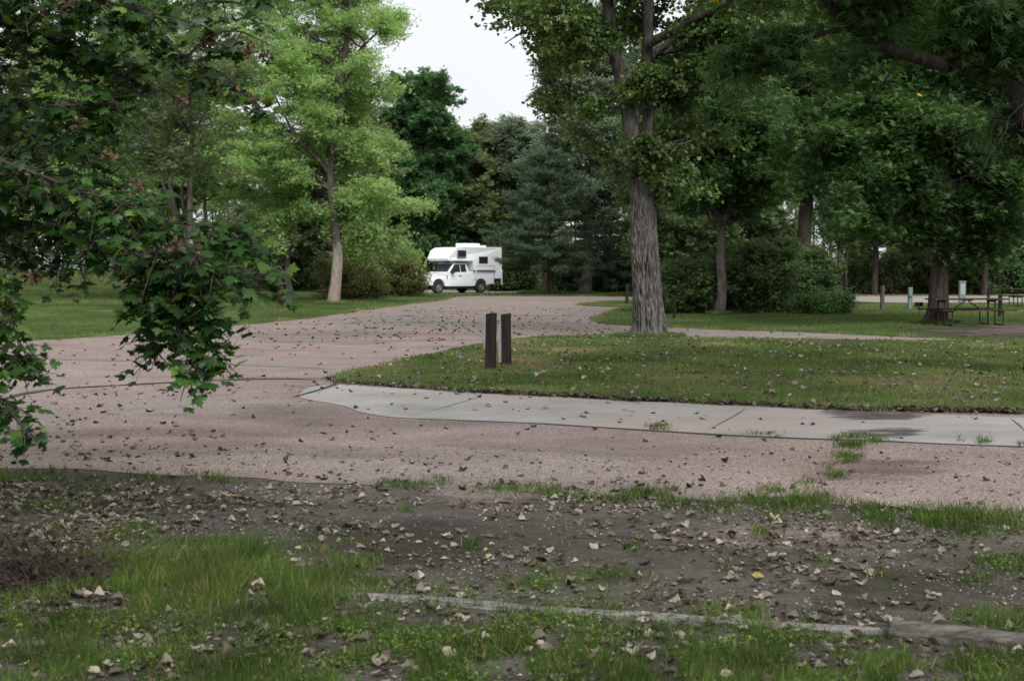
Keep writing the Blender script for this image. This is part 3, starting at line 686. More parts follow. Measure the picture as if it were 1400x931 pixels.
def grow(name, label, cat, base, stems, lobes, leafm, barkm, nlimb=30, nsub=7, ntwig=7, nleaf=22, lsize=.13, tpl=T_COMP, up=.45, droop=.15,
         sublen=.28, twiglen=.7, spread=.16, flat=.5, upn=1.0, seed=1, tmin=.3, group=None, sides=7, limb_r=.35, bark_mesh=True, dark=None, tpow=1.0, hang=.2, tintr=(0, 1)):
    """stems: list of (pts, r0, r1) in world coordinates.  The crown is limbs > branches > twigs > leaves, all placed about the lobes."""
    rg = np.random.default_rng(seed); t = thing(name, label, cat, (base[0], base[1], base[2] if len(base) > 2 else 0), 0, group); B = np.array(t.location)
    lines = []; SP = []; SR = []; ST = []
    for pts, r0, r1 in stems:
        P0 = np.array([tuple(p) for p in pts], float); seg = np.linalg.norm(np.diff(P0, axis=0), axis=1); s = np.concatenate([[0], np.cumsum(seg)]); s /= s[-1]
        tt = np.linspace(0, 1, 28); P = np.stack([np.interp(tt, s, P0[:, k]) for k in range(3)], 1)
        for _ in range(2): P[1:-1] = .25*P[:-2]+.5*P[1:-1]+.25*P[2:]
        rr = r0+(r1-r0)*tt**.85; P[2:, :2] += np.cumsum(rg.normal(0, r0*.07, (26, 2)), 0)
        lines.append((P-B, rr, r0)); SP.append(P); SR.append(rr); ST.append(tt)
    SPa, SRa, STa = np.concatenate(SP), np.concatenate(SR), np.concatenate(ST)
    ok = STa > tmin; SPc, SRc = SPa[ok], SRa[ok]
    vol = np.array([(l[1].prod())**.6 for l in lobes]); vol /= vol.sum()
    limbs = []; LP, LD = [], []
    for li, (c, r) in enumerate(lobes):
        for i in range(max(3, int(round(nlimb*vol[li])))):
            d = rg.normal(size=3); d /= np.linalg.norm(d); tgt = c+d*r*rg.uniform(.55, 1.0)**.7
            hd = np.linalg.norm((tgt-SPc)[:, :2], axis=1); want = tgt[2]-up*hd
            j = int(np.argmin(np.abs(SPc[:, 2]-want)*1.0+hd*.6+rg.uniform(0, .8, len(hd))))
            a = SPc[j]; L = np.linalg.norm(tgt-a); mid = (a+tgt)/2+np.array([0, 0, droop*L])+rg.normal(0, .06*L, 3)
            P = bez(a, mid, tgt, 12); P[1:-1] += rg.normal(0, .02*L, (10, 3)); r0 = min(SRc[j]*.75, .02+limb_r*L*.045)
            limbs.append((P-B, np.linspace(r0, .012, 12)))
            for k in range(nsub):
                s = .25+.75*(k+rg.uniform(0, 1))/nsub; q = P[int(s*11)]; ld = P[-1]-P[max(0, int(s*11)-2)]; ld = ld/(np.linalg.norm(ld)+1e-9)
                dd = ld*.7+rg.normal(0, .7, 3)*np.array([1, 1, flat]); dd /= np.linalg.norm(dd); sl = (r.mean()*sublen*2)*rg.uniform(.5, 1.2)*(1.15-.4*s)
                e = q+dd*sl; e[2] -= hang*sl*rg.uniform(0, 1); S = bez(q, (q+e)/2+np.array([0, 0, .1*sl]), e, 6)
                limbs.append((S-B, np.linspace(max(.012, r0*.35), .006, 6)))
                tw = rg.uniform(.15, 1, ntwig); base_ = S[0]+(S[-1]-S[0])*tw[:, None]
                td = dd*.6+rg.normal(0, .75, (ntwig, 3))*np.array([1, 1, flat*.8]); td /= np.linalg.norm(td, axis=1)[:, None]
                LP.append(base_); LD.append(td)
    LP = np.concatenate(LP); LD = np.concatenate(LD); n = len(LP)
    f = rg.uniform(0, 1, (n, nleaf)); tl = twiglen*rg.uniform(.5, 1.2, (n, 1))
    P = LP[:, None, :]+LD[:, None, :]*(f*tl)[:, :, None]; P[:, :, 2] -= hang*tl*f**2
    P = P+rg.normal(0, spread, (n, nleaf, 3))*np.array([1, 1, .6]); P = P.reshape(-1, 3)
    D = np.repeat(LD, nleaf, 0)+rg.normal(0, .7, (n*nleaf, 3)); D[:, 2] -= .35
    N = rg.normal(0, .6, (n*nleaf, 3)); N[:, 2] += upn
    sz = lsize*rg.uniform(.6, 1.25, len(P)); tint = np.clip(np.repeat(rg.uniform(0, 1, n), nleaf)*.5+rg.uniform(0, 1, len(P))*.5, 0, 1)
    spec = rg.random(len(P)) < .0018; tint = tintr[0]+(tintr[1]-tintr[0])*tint*.96; tint[spec] = 1
    V, F, T = leaves(P-B, N, D, sz, tpl, tint)
    mesh_np('crown', V, F, leafm, t, T)
    V1, F1 = tubes([(a, b) for a, b, _ in [(x[0], x[1], 0) for x in lines]], 14); V2, F2 = tubes(limbs, 5)
    # flare of the roots and an irregular outline
    zz = np.maximum(V1[:, 2], 0)
    if len(lines):
        for k, (P_, rr, r0) in enumerate(lines):
            m = slice(k*28*14, (k+1)*28*14); ax = P_.repeat(14, 0); d = V1[m]-ax
            an = np.arctan2(d[:, 1], d[:, 0]); fl = 1+.22*np.exp(-np.maximum(ax[:, 2], 0)/(r0*1.6))*(1+.35*np.sin(an*5+k))+.06*np.sin(an*3+ax[:, 2]*2)
            V1[m] = ax+d*fl[:, None]
    mesh_np('trunk', V1, F1, barkm, t, smooth=True)
    mesh_np('limbs', V2, F2, barkm, t, smooth=True)
    return t
def stem(*a): return [W(u, v, D) for u, v, D in a]
def bpt(u, v): p = G(u, v); p.z = float(terrain(p.x, p.y)); return p
CUT = True
#==TREES==
# ------------------------------------------------------------------ trees that can be told apart
FOL = 1.0
def n_(k): return max(4, int(k*FOL))
def tree(name, label, base, stems, lobes, leafm, barkm, cat='tree', **k):
    return grow(name, label, cat, base, stems, lobes, M[leafm], M[barkm], **k)
# bright feathery tree left of centre
b = bpt(455, 416); D = b.y
bt = [tuple(b-Vector((0, 0, .25))), *[tuple(W(u, v, D)) for u, v in ((458, 385), (463, 340), (457, 290), (450, 240), (455, 180), (468, 100), (480, 0), (486, -130))]]
tree('locust_tree', 'bright feathery green tree with patchy pale lower trunk, left of the shrub beside the truck', b,
     [(bt, .28, .05), ([W(450, 240, D), W(432, 215, D-.6), W(405, 190, D-1.5), W(370, 120, D-2)], .11, .03), ([W(468, 100, D), W(500, 60, D), W(540, 20, D)], .1, .02)],
     [ell(462, 40, D+1.5, 66, 90, 2.6), ell(405, 150, D, 85, 60, 3), ell(512, 185, D+1, 50, 42, 2.4), ell(528, 262, D, 60, 24, 2.6), ell(545, 285, D+1, 50, 22, 2.2), ell(375, 255, D+.5, 62, 42, 2.6), ell(525, 318, D+1.5, 48, 22, 2.2),
      ell(340, 200, D+1, 80, 60, 3.5), ell(508, 95, D, 30, 55, 2.2), ell(420, -120, D, 110, 90, 5), ell(355, 40, D+.5, 90, 80, 3.5), ell(430, 200, D+4.5, 80, 80, 2.2), ell(530, 340, D+2, 52, 18, 2), ell(350, 300, D+1.5, 60, 40, 2.5),
      ell(528, 28, D, 20, 26, 1.4), ell(528, 218, D+1, 42, 32, 2.4), ell(420, 60, D, 60, 60, 2.4)],
     'locust', 'bark_strip', nlimb=100, nsub=8, ntwig=7, nleaf=26, lsize=.118, tpl=T_COMP, up=.35, sublen=.32, twiglen=.85, spread=.14, flat=.55, upn=.6, seed=3, tmin=.25)
# many-stemmed tree further left
b = bpt(268, 414); D = b.y
tree('maple_tree', 'tall tree of several slender grey stems spreading from one base at the left', b,
     [([b-Vector((0, 0, .3)), W(255, 360, D), W(232, 250, D), W(228, 150, D), W(220, 30, D)], .16, .05), ([b-Vector((.2, 0, .3)), W(250, 330, D), W(213, 230, D), W(205, 120, D)], .13, .04),
      ([b, W(262, 350, D+.4), W(246, 260, D), W(266, 180, D), W(300, 110, D), W(330, 40, D)], .14, .04), ([b+Vector((.3, 0, 0)), W(282, 330, D), W(280, 230, D), W(310, 190, D), W(350, 150, D)], .12, .03)],
     [ell(230, 60, D, 110, 90, 5), ell(140, 180, D+1, 100, 90, 5), ell(300, 90, D+1, 90, 70, 4), ell(90, 40, D, 110, 90, 5), ell(340, 220, D+1, 70, 60, 4), ell(250, -90, D, 150, 80, 5), ell(60, 280, D, 60, 40, 4)],
     'locust', 'bark_grey', nlimb=70, nsub=7, ntwig=7, nleaf=20, lsize=.17, up=.5, flat=.45, seed=5, tmin=.45, tintr=(0, .75))
b = bpt(262, 428); D = b.y
tree('young_tree', 'pale mottled trunk glimpsed through the hanging maple leaves on the left lawn', b,
     [([b-Vector((0, 0, .2)), W(263, 380, D), W(258, 300, D), W(262, 200, D), W(255, 90, D)], .17, .04)],
     [ell(250, 190, D, 70, 60, 3), ell(180, 120, D, 80, 70, 3), ell(290, 60, D, 80, 70, 3)], 'olive', 'bark_strip', nlimb=22, nsub=6, ntwig=6, nleaf=16, lsize=.14, seed=6, tmin=.5)
b = bpt(396, 400); D = b.y
tree('small_tree', 'small dark-trunked tree in the gap left of the bright feathery tree', b,
     [([b-Vector((0, 0, .2)), W(394, 350, D), W(384, 315, D), W(372, 290, D)], .25, .08), ([W(394, 350, D), W(402, 310, D), W(415, 270, D)], .18, .06)],
     [ell(380, 270, D, 55, 45, 4), ell(330, 290, D, 45, 40, 4), ell(430, 290, D+2, 40, 40, 4)], 'olive', 'bark_dark', nlimb=26, nsub=6, ntwig=6, nleaf=16, lsize=.22, seed=8, tmin=.5)
# dark green tree behind the truck
def plain_tree(name, label, u, D, lobes, leafm, barkm, r0, topv, **k):
    bx_ = float(W(u, 380, D).x); b = Vector((bx_, D, float(terrain(bx_, D))))
    k.setdefault('nsub', 7); k.setdefault('ntwig', 7); k.setdefault('nleaf', 16)
    return tree(name, label, b, [([b-Vector((0, 0, .3)), W(u+3, 350, D), W(u-4, 260, D), W(u+4, topv+60, D), W(u, topv+10, D)], r0, .04)], lobes, leafm, barkm, **k)
plain_tree('dark_maple_tree', 'dense dark green tree rising directly behind the truck, pointed tops against the sky', 592, 112,
    [ell(590, 180, 112, 34, 75, 4), ell(560, 190, 112, 30, 85, 4), ell(612, 220, 111, 28, 70, 4), ell(600, 300, 110, 48, 60, 5), ell(545, 270, 111, 42, 70, 4), ell(530, 190, 114, 28, 85, 4), ell(545, 135, 113, 16, 36, 3), ell(585, 130, 113, 16, 32, 3), ell(520, 330, 110, 50, 45, 4)],
    'deep', 'bark_dark', .4, 110, nlimb=110, lsize=.3, seed=9, flat=.6, tmin=.1, nleaf=16)
plain_tree('willow_tree', 'olive green rounded tree between the dark tree behind the truck and the silvery poplar', 665, 118,
    [ell(655, 225, 115, 32, 50, 4), ell(672, 285, 114, 42, 60, 5), ell(640, 300, 114, 36, 60, 4), ell(680, 200, 117, 24, 40, 4), ell(650, 350, 113, 45, 30, 4)],
    'olive', 'bark_dark', .35, 190, nlimb=100, lsize=.24, seed=10, tmin=.1)
plain_tree('poplar_tree', 'silvery green poplar behind the pine, its rounded crown meeting the open sky', 725, 116,
    [ell(712, 205, 116, 38, 48, 4), ell(745, 230, 115, 48, 70, 5), ell(700, 270, 115, 34, 60, 4), ell(690, 190, 116, 22, 32, 4)],
    'silver', 'bark_grey', .35, 170, nlimb=100, lsize=.2, seed=12, tmin=.1, tpl=T_RHOMB, nleaf=20)
plain_tree('poplar_tree', 'tall silvery poplar behind the left side of the big furrowed trunk', 800, 96,
    [ell(790, 150, 96, 55, 75, 5), ell(760, 110, 96, 36, 60, 4), ell(825, 230, 95, 45, 70, 5), ell(770, 240, 96, 40, 60, 4), ell(800, 40, 96, 60, 60, 4), ell(860, 120, 97, 40, 100, 4)],
    'silver', 'bark_grey', .4, 80, nlimb=110, lsize=.22, seed=13, tmin=.1, tpl=T_RHOMB, nleaf=20)
# background crowns on the right
plain_tree('ash_tree', 'dark tree filling the background right of the big furrowed trunk', 905, 82,
    [ell(900, 200, 82, 60, 90, 5), ell(950, 120, 83, 60, 80, 5), ell(890, 300, 82, 45, 50, 4), ell(960, 290, 83, 55, 40, 4)],
    'shade', 'bark_dark', .4, 60, nlimb=75, lsize=.22, seed=14, tmin=.15)
b = bpt(1103, 418); D = b.y
tree('ash_tree', 'thick dark trunk rising out of the bushes right of the small forked tree', b,
     [([b-Vector((0, 0, .2)), W(1101, 340, D), W(1103, 290, D), W(1106, 240, D), W(1098, 130, D), W(1100, 10, D)], .42, .08)],
     [ell(1100, 150, D, 90, 60, 4), ell(1050, 210, D, 60, 40, 4), ell(1160, 210, D, 70, 40, 4), ell(1060, 60, D, 90, 70, 5), ell(1170, 60, D, 90, 70, 5)],
     'shade', 'bark_dark', nlimb=85, nsub=7, ntwig=7, nleaf=18, lsize=.17, seed=15, tmin=.4)
plain_tree('ash_tree', 'tree standing far back, left of the picnic-table tree', 1195, 88,
    [ell(1190, 180, 88, 70, 80, 5), ell(1160, 280, 88, 50, 45, 4), ell(1230, 290, 88, 45, 40, 4), ell(1200, 70, 88, 80, 70, 5)], 'shade', 'bark_dark', .2, 60, nlimb=70, lsize=.24, seed=16, tmin=.15)
plain_tree('ash_tree', 'tree standing far back right of the picnic-table tree', 1345, 86,
    [ell(1340, 180, 86, 80, 80, 5), ell(1380, 280, 86, 60, 45, 4), ell(1310, 290, 86, 45, 40, 4), ell(1350, 60, 86, 90, 80, 5)], 'shade', 'bark_dark', .2, 60, nlimb=75, lsize=.24, seed=17, tmin=.15)
plain_tree('ash_tree', 'tree far back behind the small forked tree', 1020, 90,
    [ell(1030, 180, 90, 70, 80, 5), ell(1000, 290, 90, 55, 40, 4), ell(1060, 300, 90, 45, 35, 4), ell(1030, 50, 90, 70, 60, 5)], 'shade', 'bark_dark', .2, 60, nlimb=70, lsize=.24, seed=18, tmin=.15)
# left background
plain_tree('ash_tree', 'dim tree behind the mound at the far left edge', 40, 105,
    [ell(50, 240, 105, 90, 80, 5), ell(-40, 200, 105, 80, 90, 5), ell(60, 120, 105, 90, 80, 5)], 'olive', 'bark_dark', .4, 80, nlimb=70, lsize=.28, seed=19, tmin=.2)
plain_tree('ash_tree', 'dim tree behind the many-stemmed tree on the left', 160, 108,
    [ell(160, 250, 108, 80, 70, 5), ell(230, 300, 108, 60, 50, 5), ell(180, 120, 108, 90, 80, 5), ell(300, 200, 110, 60, 90, 5)], 'olive', 'bark_dark', .4, 80, nlimb=80, lsize=.28, seed=20, tmin=.2)
plain_tree('ash_tree', 'green tree behind the bright feathery tree, filling the space right of its trunk', 500, 100,
    [ell(480, 250, 100, 70, 70, 5), ell(430, 150, 101, 80, 90, 5), ell(480, 340, 100, 70, 40, 4), ell(400, 330, 100, 50, 40, 4)], 'olive', 'bark_dark', .4, 90, nlimb=80, lsize=.26, seed=22, tmin=.2, tintr=(.2, 1))

# small forked tree
b = bpt(983, 430); D = b.y
tree('small_tree', 'small forked tree with a slim dark trunk in front of the bushes', b,
     [([b-Vector((0, 0, .2)), W(986, 380, D), W(985, 330, D), W(984, 308, D)], .19, .13), ([W(984, 308, D), W(972, 288, D), W(958, 260, D), W(945, 190, D)], .11, .04), ([W(984, 308, D), W(996, 290, D), W(1008, 260, D), W(1015, 180, D)], .12, .04)],
     [ell(950, 215, D, 60, 42, 2.2), ell(1020, 200, D, 65, 45, 2.4), ell(925, 245, D+.5, 40, 26, 1.8), ell(1045, 245, D+.5, 42, 26, 1.8), ell(985, 240, D+2, 50, 30, 1), ell(985, 150, D, 80, 50, 3)],
     'elder', 'bark_grey', nlimb=60, nsub=7, ntwig=7, nleaf=18, lsize=.16, seed=23, tmin=.6)
# the picnic-table tree
b = bpt(1280, 443); D = b.y
tree('elder_tree', 'broad dark tree standing behind the near picnic table, low drooping crown', b,
     [([b-Vector((0, 0, .2)), W(1283, 390, D), W(1286, 330, D), W(1290, 280, D), W(1297, 200, D), W(1305, 100, D), W(1300, 0, D)], .31, .1),
      ([W(1290, 290, D), W(1268, 255, D-.4), W(1240, 220, D-.8), W(1190, 180, D-1)], .16, .04), ([W(1290, 290, D), W(1312, 250, D), W(1350, 200, D-.5), W(1390, 160, D-.5)], .17, .05)],
     [ell(1200, 250, D-1, 80, 50, 2.5), ell(1150, 300, D-1.5, 50, 38, 2), ell(1290, 180, D-1.5, 90, 60, 2.5), ell(1240, 130, D, 110, 60, 3), ell(1370, 260, D, 60, 60, 2.5), ell(1330, 80, D, 110, 60, 3),
      ell(1120, 200, D-.5, 70, 60, 2.5), ell(1420, 180, D, 70, 90, 3), ell(1250, 305, D+.5, 40, 28, 2), ell(1340, 335, D+1, 50, 22, 2), ell(1250, 0, D, 180, 70, 4)],
     'elder', 'bark_dark', nlimb=120, nsub=8, ntwig=7, nleaf=18, lsize=.16, seed=24, tmin=.35, up=.25, hang=.4, droop=.2)
b = bpt(1157, 414); D = b.y
tree('sapling', 'thin dark sapling beside the half hidden picnic table', b, [([b-Vector((0, 0, .2)), W(1156, 370, D), W(1160, 320, D), W(1156, 260, D)], .07, .02)],
     [ell(1158, 290, D, 28, 30, 1.2)], 'elder', 'bark_dark', nlimb=10, nsub=5, ntwig=5, nleaf=14, lsize=.16, seed=25, tmin=.5)

# the big cottonwood
b = bpt(886, 463); D = b.y
main_stems = [([b-Vector((0, 0, .3)), W(886, 420, D), W(882, 360, D), W(880, 300, D), W(878, 250, D), W(876, 235, D)], .27, .24),
     ([W(877, 245, D), W(866, 200, D), W(856, 150, D), W(848, 100, D), W(832, 50, D), W(820, -60, D), W(815, -260, D)], .21, .07),
     ([W(882, 245, D), W(886, 190, D+.2), W(888, 130, D+.3), W(884, 60, D+.2), W(886, -40, D), W(900, -240, D)], .17, .07),
     ([W(886, 60, D), W(915, 45, D-.5), W(950, 25, D-1), W(1010, -5, D-1.5)], .12, .05),
     ([W(846, 90, D), W(815, 50, D-.4), W(770, 32, D-.8), W(720, 40, D-1), W(690, 60, D-1)], .06, .012),
     ([W(840, 60, D), W(800, 50, D+.2), W(760, 62, D+.2), W(738, 100, D+.2)], .045, .01)]
ct = tree('cottonwood_tree', 'big cottonwood with a thick furrowed grey trunk standing at the far edge of the lawn', b, main_stems,
     [ell(865, 10, D+1.2, 70, 45, 1.8), ell(785, 65, D+.6, 46, 38, 1.6), ell(945, 50, D, 65, 50, 2.2), ell(715, 22, D-.6, 72, 30, 1.4), ell(765, 30, D, 50, 32, 1.8), ell(945, 150, D, 62, 45, 2.0), ell(1005, 100, D, 65, 55, 2.2), ell(795, 150, D+1, 34, 40, 1.2),
      ell(1040, 40, D, 70, 55, 2.2), ell(935, 235, D+.3, 42, 30, 1.6), ell(880, -120, D, 190, 90, 4), ell(900, -300, D, 220, 120, 5), ell(1080, -60, D, 120, 70, 3), ell(680, -30, D, 70, 30, 1.6), ell(868, 190, D+1.6, 50, 50, .8), ell(865, 110, D-.9, 26, 20, .5), ell(885, 200, D-.8, 22, 16, .4)],
     'cotton', 'bark_main', nlimb=135, nsub=6, ntwig=5, nleaf=20, lsize=.108, tpl=T_HEART, seed=26, tmin=.25, up=.4, hang=.3, spread=.1, twiglen=.4, upn=.5, sublen=.3)
def furrowed(pts, radii, B, nseg=170, nring=300, seed=4):
    P0 = np.array([tuple(p) for p in pts], float); s = np.concatenate([[0], np.cumsum(np.linalg.norm(np.diff(P0, axis=0), axis=1))]); tt = np.linspace(0, s[-1], nring)
    P = np.stack([np.interp(tt, s, P0[:, k]) for k in range(3)], 1)
    for _ in range(20): P[1:-1] = .25*P[:-2]+.5*P[1:-1]+.25*P[2:]
    r = np.interp(tt, s, radii); a = np.linspace(0, 2*np.pi, nseg, endpoint=False); A, T = np.meshgrid(a, tt); RR = np.repeat(r[:, None], nseg, 1)
    h = P[:, 2][:, None]-0.05
    RR = RR*(1+.30*np.exp(-np.maximum(h, 0)/.3)*(1+.45*np.sin(5*A+.7)+.2*np.sin(9*A)))+.012*np.sin(3*A+T*1.3)
    arc = np.stack([np.cos(A).ravel()*.5, np.sin(A).ravel()*.5, T.ravel()*.26+.12*np.sin(A.ravel()*3)], 1)
    arc[:, :2] += .05*(vnoise(arc, .16, 5)[:, None]-.5)
    n1 = vnoise(arc, .055, seed); n2 = vnoise(arc+9, .03, seed+3)
    ridge = 1-np.abs(n1*2-1)*1.0; RR = RR+((ridge**1.3)*.055+(n2-.5)*.03-.035).reshape(RR.shape)
    V = P[:, None, :]+np.stack([np.cos(A)*RR, np.sin(A)*RR, np.zeros_like(RR)], -1)
    i = np.arange(nring-1)[:, None]*nseg; j = np.arange(nseg)[None]; k = (j+1) % nseg
    F = np.stack([i+j, i+k, i+nseg+k, i+nseg+j], -1).reshape(-1, 4)
    return V.reshape(-1, 3)-B, F, np.clip(ridge*.8+(n2-.5)*.7+.05, 0, 1)
V, F, Tt = furrowed([b-Vector((0, 0, .25))]+[W(u, v, D) for u, v in ((887, 440), (884, 400), (882, 360), (880, 300), (879, 262), (878, 246), (876, 232))], [.36, .35, .325, .31, .285, .275, .32, .19], np.array(ct.location))
m, n, bb = newmat('deep_bark', .95, .12); at = n.nodes.new('ShaderNodeAttribute'); at.attribute_name = 'tint'
r_ = ramp(n, [(.25, (.02, .017, .015)), (.6, (.075, .067, .062)), (.97, (.135, .125, .117))]); n.links.new(at.outputs['Fac'], r_.inputs[0])
t_ = noise(n, 22, 5, .7, mapping(n, coord(n), (1, 1, .4))); q_ = ramp(n, [(.3, (.6, .6, .6)), (.7, (1.35, 1.35, 1.35))]); n.links.new(t_.outputs[0], q_.inputs[0])
n.links.new(mixc(n, 1., r_.outputs[0], q_.outputs[0], 'MULTIPLY'), bb.inputs['Base Color']); bump(n, bb, t_.outputs[0], .7, .02)
mesh_np('trunk_bark', V, F, m, ct, Tt)

# pine with layered branches
def pine(base, H, Rb, label, seed=1, h0=1.6):
    rg = np.random.default_rng(seed); t = thing('pine_tree', label, 'pine tree', tuple(base)); lines = []; LP = []; LD = []
    z = np.linspace(-.3, H, 20); P = np.stack([rg.normal(0, .03, 20), rg.normal(0, .03, 20), z], 1); tr = [(P, np.linspace(.28, .03, 20))]
    z = h0
    while z < H-.2:
        k = (z-h0)/(H-h0); L0 = Rb*(1-k)**.6*(.75+.25*min(1, k*6)); a0 = rg.uniform(0, 6.28)
        nb = 7
        for i in range(nb):
            a = a0+i*6.283/nb+rg.normal(0, .25); L = L0*rg.uniform(.65, 1.2); d = np.array([math.cos(a), math.sin(a), 0])
            s = np.linspace(0, 1, 10)[:, None]; Q = np.array([0, 0, z])+d*s*L+np.array([0, 0, 1.])*(L*(.02-.10*(1-k))*s+.18*L*s**2.2*(.5+k))+rg.normal(0, .03, (10, 3))*s
            lines.append((Q, np.linspace(.05, .01, 10)))
            m = int(9+L*9)
            f = rg.uniform(.25, 1, m); q = np.stack([np.interp(f, s[:, 0], Q[:, c]) for c in range(3)], 1)
            side = np.cross(d, [0, 0, 1.]); ang = rg.choice([-1, 1], m)*rg.uniform(.4, 1.1, m)
            dd = d[None]*np.cos(ang)[:, None]+side[None]*np.sin(ang)[:, None]; dd[:, 2] = rg.normal(.18, .12, m); LP.append(q); LD.append(dd*(.3+.55*(1.1-f))[:, None]*min(1, L/2.))
        z += rg.uniform(.34, .5)
    LP = np.concatenate(LP); LD = np.concatenate(LD); n = len(LP); k = 22; f = rg.uniform(0, 1.15, (n, k))
    P = (LP[:, None]+LD[:, None]*f[:, :, None]+rg.normal(0, .045, (n, k, 3))).reshape(-1, 3)
    D_ = np.repeat(LD/np.linalg.norm(LD, axis=1)[:, None], k, 0)*.7+rg.normal(0, .55, (n*k, 3)); D_[:, 2] += .25; N = rg.normal(0, 1, (n*k, 3))
    V, F, T = leaves(P, N, D_, .2*rg.uniform(.7, 1.3, n*k), T_NEED, np.clip(np.repeat(rg.uniform(0, 1, n), k)*.6+rg.uniform(0, .4, n*k), 0, 1))
    mesh_np('crown', V, F, M['pine'], t, T); V, F = tubes(tr, 12); mesh_np('trunk', V, F, M['bark_red'], t, smooth=True)
    V, F = tubes(lines, 4); mesh_np('limbs', V, F, M['bark_red'], t); return t
b = bpt(752, 403.5); pine(b, 8.9, 4.5, 'spreading blue green pine with layered branches right of the truck', 5)
b = bpt(836, 402); b.y += 6; pine(b, 5.6, 3.2, 'lower dark pine just left of the big furrowed trunk', 8, .4)

# shrubs
def shrub(name, label, u, v, wpx, hpx, dm, leafm, seed, lsize=.1, nlimb=26, group=None, tpl=T_RHOMB, D=None, **k):
    b = bpt(u, v); D = b.y if D is None else D
    if D != b.y: x = float(W(u, v, D).x); b = Vector((x, D, float(terrain(x, D))))
    kk = D/FPX; rg = np.random.default_rng(seed); w_, h_ = wpx*kk/2, hpx*kk
    st = [([b+Vector((rg.uniform(-.4, .4)*w_*.6, rg.uniform(-.3, .3), -.1)), b+Vector((rg.uniform(-.5, .5)*w_, rg.uniform(-.5, .5), h_*.45)), b+Vector((rg.uniform(-.8, .8)*w_, rg.uniform(-.6, .6), h_*.8))], .035, .012) for _ in range(9)]
    lob = []
    for i in range(5):
        c = np.array([b.x+w_*(-.72+.36*i), b.y+rg.uniform(-.4, .4), b.z+h_*(.42+rg.uniform(-.04, .08))]); lob.append((c, np.array([w_*.34, dm, h_*(.45+rg.uniform(-.06, .1))])))
    k.setdefault('sublen', .3); k.setdefault('twiglen', .45)
    return grow(name, label, 'bush', b, st, lob, M[leafm], M['bark_dark'], nlimb=nlimb, nsub=6, ntwig=6, nleaf=18, lsize=lsize, tpl=tpl, up=.6, spread=.12, flat=.9, seed=seed, tmin=.1, sides=5, group=group, limb_r=.12, hang=.1, **k)
shrub('shrub', 'olive brown shrub immediately right of the bright feathery tree trunk', 478, 410, 92, 56, 1.5, 'shrub', 31, .09, 60)
shrub('shrub', 'rounded olive shrub with rusty top next to the nose of the truck', 546, 405, 72, 56, 1.6, 'shrub', 32, .1, 60)
shrub('bush', 'leafy dark bush between the big trunk and the small forked tree', 938, 428, 72, 80, 1.3, 'shade', 33, .12, 50, tpl=T_COMP)
shrub('bush', 'tall dark bush right behind the small forked tree', 1030, 427, 110, 105, 1.6, 'shade', 34, .12, 80, tpl=T_COMP)
shrub('bush', 'dark bush beneath the thick background trunk, left of the half hidden picnic table', 1105, 424, 80, 80, 1.3, 'shade', 35, .12, 55, tpl=T_COMP)
shrub('bush', 'low fine-leaved bush at the foot of the dark bushes, left of the small black grill', 1128, 429, 66, 24, .8, 'elder', 36, .09, 26)
EDGE = 'bushes along the edge of the woods'
for i, (u, D, wp, hp, lm, lab) in enumerate([
    (1190, 92, 90, 62, 'olive', 'green bush beyond the far road behind the lone brown post'), (1262, 94, 80, 70, 'olive', 'bush beyond the far road directly behind the picnic-table tree'),
    (1335, 90, 90, 66, 'shade', 'bush beyond the far road behind the grey pedestal box'), (1400, 92, 90, 80, 'deep', 'bush beyond the far road at the right edge'),
    (700, 103, 60, 60, 'shade', 'dim bush between the camper and the pine trunk'), (790, 99, 60, 56, 'olive', 'light green bush right of the pine trunk'),
    (860, 98, 60, 60, 'shade', 'bush seen left of the big furrowed trunk beyond the road'), (400, 108, 90, 60, 'shade', 'bush beyond the far road behind the bright feathery tree'),
    (300, 112, 110, 60, 'olive', 'bush beyond the mound behind the many-stemmed tree'), (560, 116, 130, 90, 'deep', 'dark undergrowth bush behind the nose of the truck'), (1080, 95, 120, 80, 'deep', 'bush beyond the far road behind the thick trunk'), (960, 95, 110, 90, 'shade', 'bush beyond the far road behind the small forked tree')]):
    shrub('bush', lab, u, 400, wp, hp, 1.6, lm, 50+i, .2, 34, EDGE, D=D, twiglen=.7)

